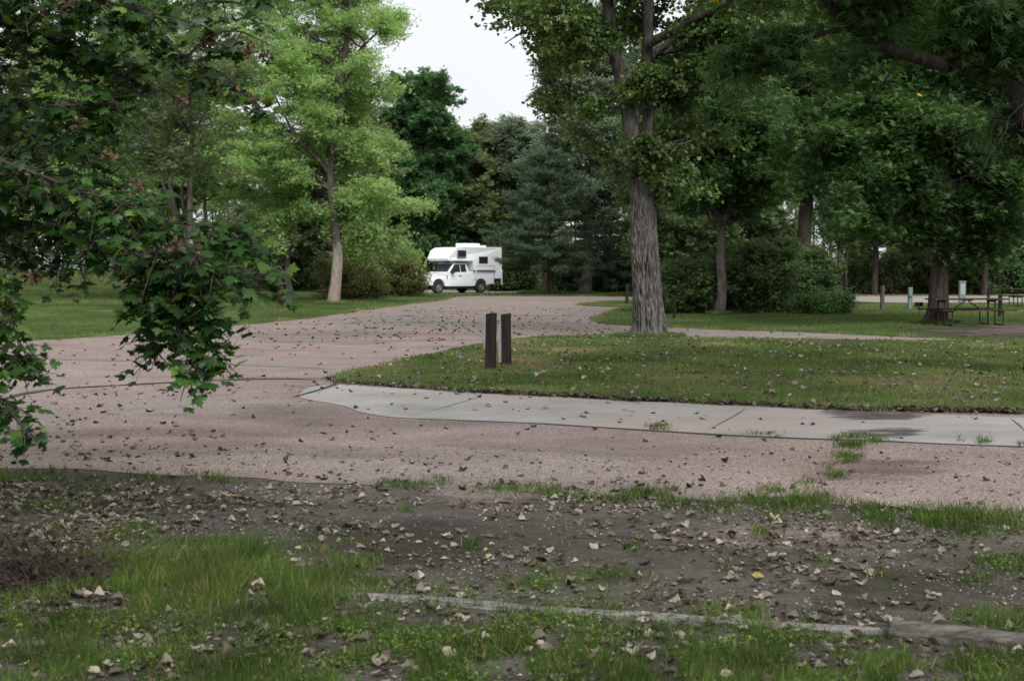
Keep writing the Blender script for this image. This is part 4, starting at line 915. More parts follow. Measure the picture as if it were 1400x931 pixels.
# far wood closing the view: one mass nobody could count
def wood():
    rg = np.random.default_rng(77); n = 5200; u = rg.uniform(-420, 1850, n); D = rg.uniform(122, 165, n)
    top = np.interp(u, [-400, 100, 420, 520, 560, 620, 690, 740, 800, 1500, 1800], [13, 14, 13, 11, 9, 9, 9.5, 11, 15, 15, 15])+2.5*(vnoise(u[:, None], 45, 3)-.5)
    z = top*rg.uniform(0, 1, n)**.75; x = (u-700)/FPX*D; P = np.stack([x, D, z], 1)
    k = 17; PP = (P[:, None]+rg.normal(0, 1, (n, k, 3))*np.array([1.0, 1.0, .7])).reshape(-1, 3); PP[:, 2] = np.maximum(PP[:, 2], .1)
    N = rg.normal(0, .6, (n*k, 3)); N[:, 2] += .8; Dd = rg.normal(0, 1, (n*k, 3)); Dd[:, 2] -= .3
    V, F, T = leaves(PP, N, Dd, .5*rg.uniform(.6, 1.3, n*k), T_COMP, np.clip(np.repeat(rg.uniform(0, 1, n), k)*.6+rg.uniform(0, .4, n*k), 0, 1))
    o = mesh_np('distant_wood', V, F, M['shade'], None, T); tag(o, 'distant wood of green trees closing the view behind everything', 'wood', kind='stuff')
    tr = []
    for i in range(150):
        uu = rg.uniform(-400, 1800); DD = rg.uniform(118, 150); X_ = (uu-700)/FPX*DD; h = rg.uniform(6, 9)
        zz = np.linspace(-.2, h, 7); tr.append((np.stack([X_+np.cumsum(rg.normal(0, .12, 7)), np.full(7, DD), zz], 1), np.linspace(rg.uniform(.1, .28), .05, 7)))
    V, F = tubes(tr, 6); q = mesh_np('distant_trunks', V, F, M['bark_dark'], o)
    q['kind'] = 'stuff'
wood()
# ------------------------------------------------------------------ near tree whose trunk stands past the right edge
b = bpt(1436, 518); D = b.y
tree('near_elder_tree', 'close tree at the right edge, long arching dark limb reaching left across the top right', b,
     [([b-Vector((0, 0, .2)), W(1444, 420, D), W(1446, 300, D), W(1430, 190, D), W(1400, 110, D), W(1370, 40, D), W(1350, -90, D)], .34, .14),
      ([W(1408, 170, D), W(1385, 118, D-.3), W(1330, 97, D-.6), W(1290, 90, D-.8), W(1240, 76, D-1), W(1200, 60, D-1.2), W(1160, 35, D-1.4), W(1125, 4, D-1.6), W(1100, -50, D-1.7)], .15, .05),
      ([W(1165, 40, D-1.4), W(1130, 44, D-1.6), W(1080, 66, D-1.8), W(1040, 90, D-2)], .045, .012),
      ([W(1330, -150, D), W(1200, -300, D-3), W(1000, -500, D-6)], .14, .05), ([W(1230, 76, D-1), W(1215, 105, D-1), W(1195, 135, D-1)], .03, .008)],
     [ell(1340, 22, D-1, 75, 26, 1.0), ell(1245, 5, D-1.2, 70, 22, 1.0), ell(1410, 60, D-1, 24, 40, .8), ell(1050, 80, D-1.8, 50, 22, .7), ell(1190, -70, D-1, 220, 50, 2.5),
      ell(1250, -260, D-3, 350, 120, 4), ell(1450, -60, D-2, 120, 120, 3), ell(1395, 180, D+.5, 26, 50, .6),
      (np.array([3.5, 7.0, 8.0]), np.array([3.5, 4.5, 1.2])), (np.array([6, 12.0, 8.5]), np.array([4, 4.5, 1.5]))],  # two unseen lobes overhead, added to shade the foreground
     'elder', 'bark_dark', nlimb=70, nsub=7, ntwig=6, nleaf=9, lsize=.135, tpl=T_COMP, seed=41, tmin=.3, up=.1, hang=.55, spread=.1, twiglen=.45, upn=.7, sublen=.3)

# dead hanging twigs beneath the right-hand crowns
def dead_twigs(u, v, D, wpx, hpx, n, label, seed):
    rg = np.random.default_rng(seed); L = []; o = np.array(W(u, v, D)); k = D/FPX
    for i in range(n):
        a = o+np.array([rg.normal(0, .5)*wpx*k, rg.normal(0, .5), rg.normal(0, .35)*hpx*k]); d = np.array([rg.normal(0, .8), rg.normal(0, .5), -rg.uniform(.1, 1)]); d /= np.linalg.norm(d); l = hpx*k*rg.uniform(.3, .9)
        P = np.stack([a+d*l*s+np.array([0, 0, -.25*l*s*s]) for s in np.linspace(0, 1, 7)])+rg.normal(0, .03*l, (7, 3)); L.append((P-o, np.linspace(.012, .004, 7)*k/.011*.5))
        for q in range(3):
            s = P[rg.integers(2, 6)]; e = s+rg.normal(0, .3, 3)*l; L.append((np.stack([s, (s+e)/2+rg.normal(0, .03, 3), e])-o, np.array([.006, .004, .003])*k/.011*.5))
    return L, o
el = [o for o in COL.objects if o.name.startswith('elder_tree')][0]; L, o_ = dead_twigs(1315, 215, 42, 70, 110, 60, '', 3); V, F = tubes(L, 4)
mesh_np('dead_twigs', V+o_-np.array(el.location), F, M['bark_grey'], el)
nl = [o for o in COL.objects if o.name.startswith('near_elder_tree')][0]; L, o_ = dead_twigs(1350, 150, 21, 50, 70, 26, '', 4); V, F = tubes(L, 4)
mesh_np('dead_twigs', V+o_-np.array(nl.location), F, M['bark_grey'], nl)

# ------------------------------------------------------------------ foreground maple hanging in from the left
def near_maple():
    rg = np.random.default_rng(5); base = Vector((-5.6, 9.6, 0)); B = np.array(base)
    t = thing('maple_tree', 'close dark maple hanging in from the left edge, lobed leaves and brown seed clusters', 'tree', base)
    top = base+Vector((.3, 0, 6.5)); tr = [(np.stack([np.array(base+(top-base)*s)-B+np.array([.15*math.sin(4*s), 0, 0]) for s in np.linspace(-.03, 1, 20)]), np.linspace(.28, .12, 20))]
    # branches: photo-space polylines with a distance; w = how thickly they are leafed, r = reach of their side twigs in m
    def br(pts, r0, w, reach, dn=.5): return dict(P=np.array([np.array(W(u, v, D)) for u, v, D in pts]), r0=r0, w=w, reach=reach, dn=dn)
    Bs = [br([(-260, 130, 10), (-80, 100, 9.8), (0, 65, 9.6), (45, 35, 9.4), (110, -20, 9.2)], .05, 80, .5),
          br([(-250, 60, 9.5), (-50, 0, 9.2), (80, -10, 9), (170, 10, 8.8), (225, 30, 8.7)], .035, 100, .34),
          br([(-200, 120, 9.4), (-20, 130, 9), (60, 150, 9), (120, 150, 9), (165, 145, 8.9)], .03, 95, .34),
          br([(-40, 20, 9.8), (80, 60, 9.5), (130, 85, 9.3), (180, 95, 9.1)], .025, 85, .34),
          br([(-200, 180, 9), (-30, 200, 8.8), (50, 230, 8.7), (130, 260, 8.6), (190, 280, 8.5)], .03, 90, .36),
          br([(-220, 300, 9.4), (-30, 290, 9), (60, 300, 8.8), (140, 320, 8.6), (185, 345, 8.4), (250, 340, 8.3), (320, 350, 8.2), (385, 385, 8.1)], .03, 120, .27),
          br([(-150, 240, 9.2), (40, 260, 9), (150, 290, 8.8), (240, 310, 8.7), (300, 315, 8.6), (350, 330, 8.5)], .022, 100, .22),
          br([(185, 345, 8.4), (215, 370, 8.4), (235, 410, 8.35), (245, 450, 8.3), (258, 480, 8.3), (268, 505, 8.3)], .014, 46, .2),
          br([(230, 340, 8.5), (262, 380, 8.4), (278, 420, 8.4), (285, 455, 8.4), (300, 490, 8.4)], .012, 34, .2),
          br([(190, 360, 8.6), (198, 400, 8.5), (205, 450, 8.5), (212, 500, 8.5)], .01, 26, .16),
          br([(190, 60, 9), (230, 75, 8.9), (260, 85, 8.85), (300, 45, 8.8), (345, 52, 8.8), (375, 65, 8.8)], .012, 12, .1),
          br([(200, 40, 8.9), (262, 85, 8.8), (290, 98, 8.8), (325, 118, 8.8), (355, 145, 8.8)], .010, 15, .1),
          br([(250, 10, 8.8), (300, 0, 8.8), (350, 5, 8.8)], .01, 8, .1),
          br([(-120, 330, 9), (-20, 360, 8.8), (15, 400, 8.6), (30, 450, 8.5), (35, 490, 8.5)], .018, 42, .22),
          br([(-120, 400, 8.8), (-40, 430, 8.6), (-5, 470, 8.5), (15, 490, 8.4)], .014, 36, .2),
          br([(-120, 480, 8.4), (-40, 520, 8.2), (0, 555, 8.1), (25, 585, 8), (40, 600, 8)], .012, 30, .17),
          br([(-180, 340, 9.4), (-60, 330, 9.2), (40, 350, 9), (100, 365, 8.9), (140, 372, 8.8)], .016, 42, .2),
          br([(-150, 100, 11), (50, 190, 10.6), (120, 200, 10.4), (170, 215, 10.2)], .03, 60, .34),
          br([(-150, -80, 10), (50, -60, 9.8), (180, -70, 9.6), (280, -60, 9.4)], .03, 90, .5),
          br([(-200, 230, 10.6), (0, 240, 10.4), (100, 250, 10.2), (170, 262, 10)], .03, 80, .38)]
    # crown overhead and behind, out of the picture: it is what shades the foreground
    for i in range(16):
        a = rg.uniform(0, 6.28); e = base+Vector((math.cos(a)*rg.uniform(2, 5.5), math.sin(a)*rg.uniform(2, 6.5)-1, rg.uniform(5, 9)))
        q = base+Vector((0, 0, rg.uniform(3.5, 6)))
        P = bez(np.array(q), (np.array(q)+np.array(e))/2+np.array([0, 0, .8]), np.array(e), 6)
        Bs.append(dict(P=P, r0=.05, w=55, reach=1.1, dn=.2, big=2.2))
    Pn, Dn, Nn, Sn, Tn = [], [], [], [], []; lines = []; tips = []
    for Bd in Bs:
        P0 = Bd['P']; s = np.concatenate([[0], np.cumsum(np.linalg.norm(np.diff(P0, axis=0), axis=1))]); tt = np.linspace(0, s[-1], 26)
        P = np.stack([np.interp(tt, s, P0[:, k]) for k in range(3)], 1)
        for _ in range(4): P[1:-1] = .25*P[:-2]+.5*P[1:-1]+.25*P[2:]
        P[1:-1] += np.cumsum(rg.normal(0, .006, (24, 3)), 0)
        lines.append((P-B, np.linspace(Bd['r0'], .004, 26))); big = Bd.get('big', 1.)
        nt = int(Bd['w'])
        for k in range(nt):
            f = rg.uniform(.12, 1.03); j = min(24, int(f*25)); q = P[j]; d = P[min(25, j+1)]-P[j]; d /= np.linalg.norm(d)+1e-9
            td = d*.8+rg.normal(0, .75, 3); td[2] -= Bd['dn']*.8; td /= np.linalg.norm(td); L = Bd['reach']*rg.uniform(.4, 1.1)
            e = q+td*L; e[2] -= .2*L; T_ = bez(q, (q+e)/2+np.array([0, 0, .08*L]), e, 5); lines.append((T_-B, np.linspace(.0055, .002, 5)))
            m = rg.integers(4, 8) if big == 1 else 6; g = np.linspace(.25, 1, m)
            if rg.random() < .06 and big == 1: tips.append(T_[2])
            for gg in g:
                c = T_[min(4, int(gg*4))]+rg.normal(0, .02, 3); side = rg.normal(0, 1, 3); pd = td*.5+side*.7; pd[2] -= .35; pd /= np.linalg.norm(pd)
                st = rg.uniform(.03, .09)*big; a = c+pd*st; lines.append((np.stack([c, a])-B, np.array([.0015, .0012]))) if big == 1 else None
                nn = np.array([rg.normal(0, .55), rg.normal(0, .55)-.25, 1.0]); dd = pd.copy(); dd[2] -= .55
                Pn.append(a); Dn.append(dd); Nn.append(nn); Sn.append(.086*rg.uniform(.55, 1.25)*big); Tn.append(min(.97, max(0, rg.normal(.45, .25))))
    Pn, Dn, Nn, Sn, Tn = map(np.array, (Pn, Dn, Nn, Sn, Tn)); V, F, T = leaves(Pn-B, Nn, Dn, Sn, T_MAPLE, Tn)
    mesh_np('crown', V, F, M['maple'], t, T); V, F = tubes(tr, 16); mesh_np('trunk', V, F, M['bark_grey'], t, smooth=True); V, F = tubes(lines, 5); mesh_np('limbs', V, F, M['bark_dark'], t, smooth=True)
    # winged seeds hanging in bunches
    tips = [np.array(W(*q)) for q in ((278, 52, 8.8), (285, 50, 8.8), (308, 60, 8.8), (315, 55, 8.8), (340, 62, 8.8), (362, 72, 8.8), (268, 90, 8.8), (273, 98, 8.8), (290, 112, 8.8), (323, 118, 8.8), (342, 128, 8.8), (245, 133, 8.7), (107, 163, 8.7), (30, 258, 8.6), (185, 245, 8.5), (150, 208, 8.6), (266, 340, 8.3), (296, 372, 8.2), (312, 380, 8.2), (385, 400, 8.1), (240, 330, 8.2), (48, 372, 8.6))]+tips[:10]
    sm = []
    for kx in range(4):
        m = 26; P = rg.normal(0, .022, (m, 3)); P[:, 2] -= rg.uniform(0, .03, m); D_ = rg.normal(0, .5, (m, 3)); D_[:, 2] -= 1
        V, F, T = leaves(P, rg.normal(0, 1, (m, 3)), D_, .04*rg.uniform(.7, 1.2, m), T_RHOMB, rg.uniform(0, 1, m)); sm.append((V, F, T))
    first = []
    for i, q in enumerate(tips):
        if i < 4:
            o = mesh_np('seed_cluster', sm[i][0], sm[i][1], M['seed'], t, sm[i][2]); first.append(o)
        else: o = first[i % 4].copy(); COL.objects.link(o); o.parent = t
        o.location = Vector(q-B); o.rotation_euler = (0, 0, rg.uniform(0, 6))
    # two turned leaves above the far road
    for (u, v), c in (((364, 308), .93), ((386, 312), 1)): pass
    return t
near_maple()

# ------------------------------------------------------------------ landscape timbers in the foreground
def timber(name, label, px, rad, mat, seed, rough=.12, squash=.8, z0=.0):
    rg = np.random.default_rng(seed); P0 = np.array([np.array(G(u, v)) for u, v in px]); s = np.concatenate([[0], np.cumsum(np.linalg.norm(np.diff(P0, axis=0), axis=1))])
    n, k = 160, 26; tt = np.linspace(0, s[-1], n); P = np.stack([np.interp(tt, s, P0[:, c]) for c in range(3)], 1); B = P[0].copy(); B[2] = 0
    d = P[-1]-P[0]; d /= np.linalg.norm(d); a = np.array([-d[1], d[0], 0]); z = np.array([0, 0, 1.])
    A, T = np.meshgrid(np.linspace(0, 2*np.pi, k, endpoint=False), tt)
    g = vnoise(np.stack([A.ravel()*1.4, T.ravel()*.5], 1), .35, seed)-.5; g2 = vnoise(np.stack([np.cos(A).ravel()*4, np.sin(A).ravel()*4, T.ravel()*1.2], 1), .6, seed+2)-.5
    RR = rad*(1+rough*2*g.reshape(A.shape)+rough*g2.reshape(A.shape)*1.5); endt = np.minimum(1, np.minimum(T, s[-1]-T)/.03+.55); RR = RR*endt
    zc = z0+rad*.35+.3*rad*(vnoise(tt[:, None], .6, seed+4)-.5)
    V = P[:, None, :]+a*(np.cos(A)*RR)[:, :, None]+z*((np.sin(A)*RR*squash)+zc[:, None])[:, :, None]
    i = np.arange(n-1)[:, None]*k; j = np.arange(k)[None]; q = (j+1) % k
    F = [np.stack([i+j, i+q, i+k+q, i+k+j], -1).reshape(-1, 4), np.array([list(range(k))[::-1]]), np.array([list(range((n-1)*k, n*k))])]
    V = V.reshape(-1, 3); o = mesh_np(name, V-B, F, mat, None, None, smooth=True, loc=tuple(B)); tag(o, label, 'timber', 'timbers laid end to end along the grass'); return o
m, n, bb = newmat('split_grey_wood', .9, .15); vv = mapping(n, coord(n), (.35, 7, 9)); t_ = noise(n, 7, 6, .7, vv, .3); r_ = ramp(n, [(.32, (.05, .045, .04)), (.45, (.15, .14, .13)), (.65, (.29, .275, .255))])
n.links.new(t_.outputs[0], r_.inputs[0]); n.links.new(r_.outputs[0], bb.inputs['Base Color']); bump(n, bb, t_.outputs[0], .9, .02); M['split'] = m
m, n, bb = newmat('round_grey_wood', .9, .15); vv = mapping(n, coord(n), (.3, 5, 7)); t_ = noise(n, 6, 6, .65, vv, .4); r_ = ramp(n, [(.3, (.03, .026, .022)), (.5, (.085, .077, .066)), (.7, (.16, .148, .132))])
n.links.new(t_.outputs[0], r_.inputs[0]); n.links.new(r_.outputs[0], bb.inputs['Base Color']); bump(n, bb, t_.outputs[0], .9, .02); M['roundwood'] = m
timber('timber', 'pale split weathered timber sunk in the grass, its middle splintering', [(468, 815), (700, 833), (960, 852), (1207, 868)], .042, M['split'], 3, .28, .6, -.012)
timber('timber', 'rounder brown grey log at the bottom right, end to end with the pale split timber', [(1214, 872), (1310, 880), (1420, 894), (1700, 925)], .056, M['roundwood'], 8, .16, .85, .012)

# ------------------------------------------------------------------ grass
def gblob(u, v, c):
    """c: rows (cu, cv, su, sv, weight) in photo space; returns density"""
    o = np.zeros(len(u))
    for cu, cv, su, sv, wt in c: o = np.maximum(o, wt*np.exp(-((u-cu)/su)**2-((v-cv)/sv)**2))
    return o
T_BLADE = mk_tpl([(-.5, 0, 0), (.5, 0, 0), (-.42, .45, .06), (.42, .45, .06), (0, 1, .3)], [(0, 1, 3), (0, 3, 2), (2, 3, 4)])
T_TRI = mk_tpl([(-.5, 0, 0), (.5, 0, 0), (0, 1, .25)], [(0, 1, 2)])
def blades(x, y, z, h, wd, tint, seed, tpl=T_TRI, lean=.45):
    rg = np.random.default_rng(seed); n = len(x); P = np.stack([x, y, z], 1); up = rg.normal(0, lean, (n, 3)); up[:, 2] = 1
    az = rg.uniform(0, 6.28, n); N = np.stack([np.cos(az), np.sin(az), np.full(n, .1)], 1); X_, Y_, Z_ = frames(N, up)
    TV, TT = tpl; V = P[:, None]+X_[:, None]*(TV[None, :, 0]*wd[:, None])[:, :, None]+Y_[:, None]*(TV[None, :, 1]*h[:, None])[:, :, None]+Z_[:, None]*(TV[None, :, 2]*h[:, None])[:, :, None]
    F = TT[None]+(np.arange(n)*len(TV))[:, None, None]; return V.reshape(-1, 3), F.reshape(-1, 3), np.repeat(tint, len(TV))
def scatter(n, x0, x1, y0, y1, rg): return rg.uniform(x0, x1, n), rg.uniform(y0, y1, n)
def patchtint(x, y, sc=1.4, seed=2): return vnoise(np.stack([x, y], 1), sc, seed)
rg = np.random.default_rng(21)
# the lawn tip
x, y = scatter(1500000, -6, 30, 14, 34, rg); k, u, v = in_view(x, y); k &= inpoly(x, y, island_poly[::3]); keep = rg.random(len(x)) < np.clip((17./y)**1.6, .2, 1); k &= keep
x, y, u, v = x[k], y[k], u[k], v[k]
pt = patchtint(x, y, 1.1, 3); st_ = gblob(u, v, [(1250, 525, 190, 14, 1), (1000, 535, 60, 6, .5), (760, 505, 40, 5, .7), (960, 462, 50, 6, .7)])
h = .05*(.45+1.1*patchtint(x, y, .35, 5))*rg.uniform(.6, 1.3, len(x)); tint = np.clip(.12+.5*pt+rg.uniform(-.15, .3, len(x))+.75*st_*rg.random(len(x)), 0, 1); tint[rg.random(len(x)) < .09] = .95; br = patchtint(x, y, 2.3, 91); tint = np.clip(tint+np.clip(br-.58, 0, 1)*1.6*rg.random(len(x)), 0, 1)
V, F, T = blades(x, y, np.full(len(x), .043), h*(1-.4*st_), .009*rg.uniform(.7, 1.4, len(x))*np.clip(y/16, 1, 2), tint, 1)
tag(mesh_np('lawn_grass', V, F, M['grass_far'], None, T), 'short lawn grass on the tip between the road and the concrete path', 'grass', kind='stuff')
# shaggy rim along both borders of the lawn tip, long unmown blades
def rim(poly, n, w_, hmax, z, seed, name, label, mat, sel=None, both=True, hmin=.4):
    rg = np.random.default_rng(seed); P = np.asarray(poly); seg = np.linalg.norm(np.diff(P, axis=0), axis=1); s = np.concatenate([[0], np.cumsum(seg)]); q = rg.uniform(0, s[-1], n)
    x = np.interp(q, s, P[:, 0])+rg.normal(0, w_, n); y = np.interp(q, s, P[:, 1])+rg.normal(0, w_, n); k, u, v = in_view(x, y)
    cl = vnoise(np.stack([x, y], 1), .45, seed+1); k &= rg.random(n) < np.clip(cl*1.5-.2, .06, 1)
    if sel is not None: k &= sel(u, v)
    x, y, cl = x[k], y[k], cl[k]; h = hmax*rg.uniform(hmin, 1, len(x))*(.5+.8*cl)
    V, F, T = blades(x, y, np.full(len(x), z), h, .008*np.clip(y/12, 1, 3)*rg.uniform(.7, 1.3, len(x)), np.clip(.2+.6*cl+rg.uniform(-.2, .3, len(x)), 0, 1), seed)
    return tag(mesh_np(name, V, F, mat, None, T), label, 'grass', kind='stuff')
rim(island_poly, 60000, .09, .085, .01, 31, 'lawn_rim_grass', 'longer grass leaning over the border of the lawn tip', M['grass_far'], both=True)
# left lawn and the lawns behind: everything that is not paved
def outside(x, y):
    k = ~inpoly(x, y, road_poly[::2]) & ~inpoly(x, y, island_poly[::4]) & ~inpoly(x, y, table_dirt[::2])
    for r in ('far_road', 'far_road.001'):
        me = bpy.data.objects[r].data; P = np.array([vv.co[:2] for vv in me.vertices]); k &= ~inpoly(x, y, P)
    return k
x, y = scatter(1400000, -40, 36, 28, 112, rg); k, u, v = in_view(x, y, 80); k &= rg.random(len(x)) < np.clip((36./y)**1.0, .1, 1); x, y, u, v = x[k], y[k], u[k], v[k]; k = outside(x, y); x, y, u, v = x[k], y[k], u[k], v[k]
pt = patchtint(x, y, 2.6, 8); far = np.clip((y-80)/20, 0, 1)*((x > -9)*1.); hh = .07*(.6+.8*pt)*rg.uniform(.6, 1.3, len(x))*(1+2.2*far*patchtint(x, y, 1.5, 9))
V, F, T = blades(x, y, terrain(x, y)-.01, hh, .014*np.clip(y/30, 1, 3.2)*rg.uniform(.7, 1.3, len(x)), np.clip(.25+.5*pt+rg.uniform(-.2, .25, len(x)), 0, 1), 5)
tag(mesh_np('lawn_grass', V, F, M['grass_far'], None, T), 'mown grass of the lawns beyond the road, left and right', 'grass', kind='stuff')
rim(road_poly, 90000, .12, .12, .0, 37, 'road_edge_grass', 'ragged grass leaning over the far edges of the road', M['grass_far'], sel=lambda u, v: v < 480)
# tall pale weeds on the mound and along the edge of the wood
x, y = scatter(240000, -60, 45, 88, 118, rg); k, u, v = in_view(x, y, 60)
k &= ((u < 200) & (y > 92)) | ((u > 1150) & (y > 87) & (y < 96)) | ((u > 560) & (u < 900) & (y > 86) & (y < 91) & (patchtint(x, y, 1.6, 4) > .45)) | ((u > 200) & (u < 560) & (y > 104))
k &= outside(x, y); x, y, u = x[k], y[k], u[k]
hh = np.where((u > 560) & (u < 900), .35, np.where(u < 200, .95, .6))*rg.uniform(.3, 1.1, len(x))*(.5+.8*patchtint(x, y, 2, 6))
V, F, T = blades(x, y, terrain(x, y)-.02, hh, .035*rg.uniform(.6, 1.3, len(x)), np.where((u > 560) & (u < 900), .1, .6)*rg.uniform(.2, 1.4, len(x)).clip(0, 1), 6, lean=.3)
tag(mesh_np('tall_weeds', V, F, M['weeds'], None, T), 'tall pale weeds at the edge of the wood', 'weeds', kind='stuff')

# foreground: density drawn from where the photo shows grass
FG = [(700, 925, 900, 26, .8), (1050, 915, 420, 30, .8), (290, 805, 180, 44, 1.0), (150, 800, 110, 36, .7), (400, 850, 130, 40, .8), (60, 870, 110, 60, .45), (560, 900, 260, 34, .75), (620, 850, 160, 18, .3), (780, 790, 90, 10, .3), (880, 905, 240, 34, .7), (1150, 915, 260, 24, .6), (1370, 850, 60, 12, .35),
      (1380, 900, 60, 40, .55), (780, 845, 240, 14, .45), (1030, 860, 120, 14, .4), (500, 790, 60, 20, .4), (200, 900, 200, 26, .45), (1100, 895, 300, 14, .3)]
TUFT = [(640, 748, 9, 5, .9), (768, 752, 14, 6, .9), (874, 752, 14, 6, .9), (1040, 733, 9, 5, .9), (700, 800, 14, 6, .6), (725, 800, 20, 8, .5), (1195, 787, 10, 5, .8), (1130, 770, 12, 5, .4), (555, 701, 7, 4, .8), (1370, 772, 34, 9, .8), (1330, 795, 22, 8, .6), (990, 775, 14, 8, .5), (1000, 760, 20, 10, .25),
        (1240, 708, 60, 12, 1.0), (1290, 712, 60, 13, 1.), (1185, 700, 30, 10, .9), (1370, 716, 40, 12, .9), (1100, 690, 40, 13, .9), (1020, 692, 50, 9, .9), (1060, 706, 22, 8, .5), (1335, 728, 30, 8, .7), (1060, 676, 16, 8, .5), (870, 680, 60, 8, .6), (930, 690, 40, 8, .5), (1105, 665, 14, 7, .8), (1140, 648, 12, 8, 1.), (1160, 628, 14, 7, .9), (1165, 612, 16, 5, .9), (1165, 602, 22, 3, .9), (1195, 604, 14, 3, .5),
        (700, 670, 40, 6, .4), (750, 675, 40, 6, .5), (560, 664, 40, 5, .35), (600, 658, 12, 4, .4), (800, 678, 40, 7, .5), (45, 652, 34, 6, .45), (10, 657, 40, 8, .35), (140, 656, 40, 5, .22), (210, 657, 30, 5, .3), (300, 657, 18, 6, .6), (262, 650, 14, 5, .4), (110, 675, 40, 10, .3), (175, 730, 30, 14, .35), (80, 700, 50, 20, .3), (900, 586, 14, 4, .8), (632, 575, 11, 2.5, .7), (1037, 596, 16, 2.5, .5), (1312, 603, 5, 2.5, .7), (1345, 606, 8, 4, .8), (1395, 610, 6, 3, .5), (1300, 716, 40, 8, .8), (1060, 735, 14, 4, .3)]
x, y = scatter(1300000, -4.6, 6.2, 4.2, 15, rg); k, u, v = in_view(x, y, 120, 120); x, y, u, v = x[k], y[k], u[k], v[k]
nz = vnoise(np.stack([x, y], 1), .16, 44); nz2 = vnoise(np.stack([x, y], 1), .55, 45)
vv_ = np.minimum(v, 925); d1 = gblob(u, vv_, FG)*np.clip(2.3*(nz-.27), 0, 1)*np.clip(.55+nz2, 0, 1); d2 = gblob(u, v, TUFT)*np.clip(2.6*(nz-.22), 0, 1)
rr = rg.random(len(x)); k1 = rr < d1*2.0; k2 = (~k1) & (rg.random(len(x)) < d2*.8)
k = k1 | k2; x, y, u, v, d1, d2, k2 = x[k], y[k], u[k], v[k], d1[k], d2[k], k2[k]
lush = gblob(u, v, [(290, 805, 190, 45, 1)]); h = np.where(k2, .065, .062+.08*lush)*rg.uniform(.45, 1.35, len(x))*(.6+.7*vnoise(np.stack([x, y], 1), .3, 47))
tint = np.clip(.3+.35*lush+rg.normal(0, .17, len(x))+.25*(vnoise(np.stack([x, y], 1), .5, 48)-.5), 0, 1); tint[rg.random(len(x)) < .1] = .97; dk = rg.random(len(x)) < .3; tint[dk] *= .25
V, F, T = blades(x, y, np.full(len(x), .002), h, .0032*rg.uniform(.6, 1.5, len(x))*np.where(k2, 1.5, 1), tint, 9, T_BLADE, .55)
tag(mesh_np('foreground_grass', V, F, M['grass'], None, T), 'ragged grass and clumps in the foreground and in the pavement cracks', 'grass', kind='stuff')
# small broad-leaved weeds and clover in the foreground strip
x, y = scatter(420000, -4, 5, 3.8, 8.2, rg); k, u, v = in_view(x, y, 120, 120); x, y, u, v = x[k], y[k], u[k], v[k]
dd = gblob(u, np.minimum(v, 925), [(620, 880, 260, 46, 1), (900, 890, 260, 40, .9), (1250, 910, 160, 30, .6), (200, 870, 220, 40, .4), (1370, 775, 26, 9, .9), (720, 800, 60, 14, .5), (1260, 712, 70, 12, .6), (880, 830, 120, 12, .3)])*np.clip(2.6*(vnoise(np.stack([x, y], 1), .22, 61)-.35), 0, 1)
k = rg.random(len(x)) < dd*.85; x, y = x[k], y[k]; n_w = len(x); z = .004+.07*rg.uniform(0, 1, n_w)**1.5*(.4+vnoise(np.stack([x, y], 1), .35, 62))
N = rg.normal(0, .5, (n_w, 3)); N[:, 2] += 1; V, F, T = leaves(np.stack([x, y, z], 1), N, rg.normal(0, 1, (n_w, 3)), .014*rg.uniform(.6, 1.5, n_w), T_HEART, rg.uniform(.0, .8, n_w))
tag(mesh_np('weeds', V, F, M['grass'], None, T), 'low broad-leaved weeds mixed into the foreground grass', 'weeds', kind='stuff')

# ------------------------------------------------------------------ fallen leaves
def dry_tpl(seed):
    rg = np.random.default_rng(seed); c1, c2 = rg.uniform(-.5, 1.1), rg.uniform(-.4, .9); V = []; tw = rg.uniform(-.8, .8); k = 7; fr = rg.uniform(.02, .05)
    wd = [.1, .4, .5, .47, .38, .25, .12, .02]; jl = rg.normal(1, .1, (k+1, 2))
    for i in range(k+1):
        t_ = i/k
        for q, j in enumerate((-1, -.55, 0, .55, 1)):
            w_ = wd[i]*(jl[i, 0] if j < 0 else jl[i, 1]); x = j*w_+.06*c1*t_*t_; y = t_-.5-(.1 if i == 0 and abs(j) == 1 else 0)+rg.normal(0, .012)
            V.append((x, y, c1*x*x*1.7+c2*(y**2)*.8+tw*x*y+fr*math.sin(9*x+7*y+seed)+(.05*abs(j) if j else 0)))
    T = []
    for i in range(k):
        for j in range(4): a = i*5+j; T += [(a, a+1, a+6), (a, a+6, a+5)]
    o = len(V); V += [(-.012, -.45, .02), (.012, -.45, .02), (rg.uniform(-.1, .1), -.85, rg.uniform(0, .12))]; T.append((o, o+1, o+2))
    V = np.array(V); V[:, 2] -= V[:, 2].min(); return V, np.array(T)
DT = [dry_tpl(s) for s in range(12)]
LD_ = [(60, 700, 200, 60, 1.), (300, 690, 260, 50, .5), (130, 740, 160, 40, .9), (430, 800, 160, 40, .5), (700, 668, 300, 9, 1.2), (500, 664, 120, 10, .6), (950, 690, 260, 12, .9), (1150, 735, 260, 35, .7), (640, 770, 260, 60, .3), (800, 835, 260, 22, .9), (1050, 860, 260, 24, .9), (1300, 830, 160, 50, .45), (200, 860, 260, 60, .8), (600, 890, 260, 40, .7), (1000, 900, 300, 30, .7), (1320, 900, 130, 26, .8), (1000, 760, 300, 50, .45), (1250, 700, 150, 14, .6)]
x, y = scatter(95000, -7, 10, 3.9, 20, rg); k, u, v = in_view(x, y, 150, 80); x, y, u, v = x[k], y[k], u[k], v[k]
cl = vnoise(np.stack([x, y], 1), .45, 71); dens = gblob(u, np.minimum(v, 925), LD_)*np.clip(2.2*(cl-.22), .12, 1)
tleft = gblob(u, v, [(180, 700, 420, 70, .16)])
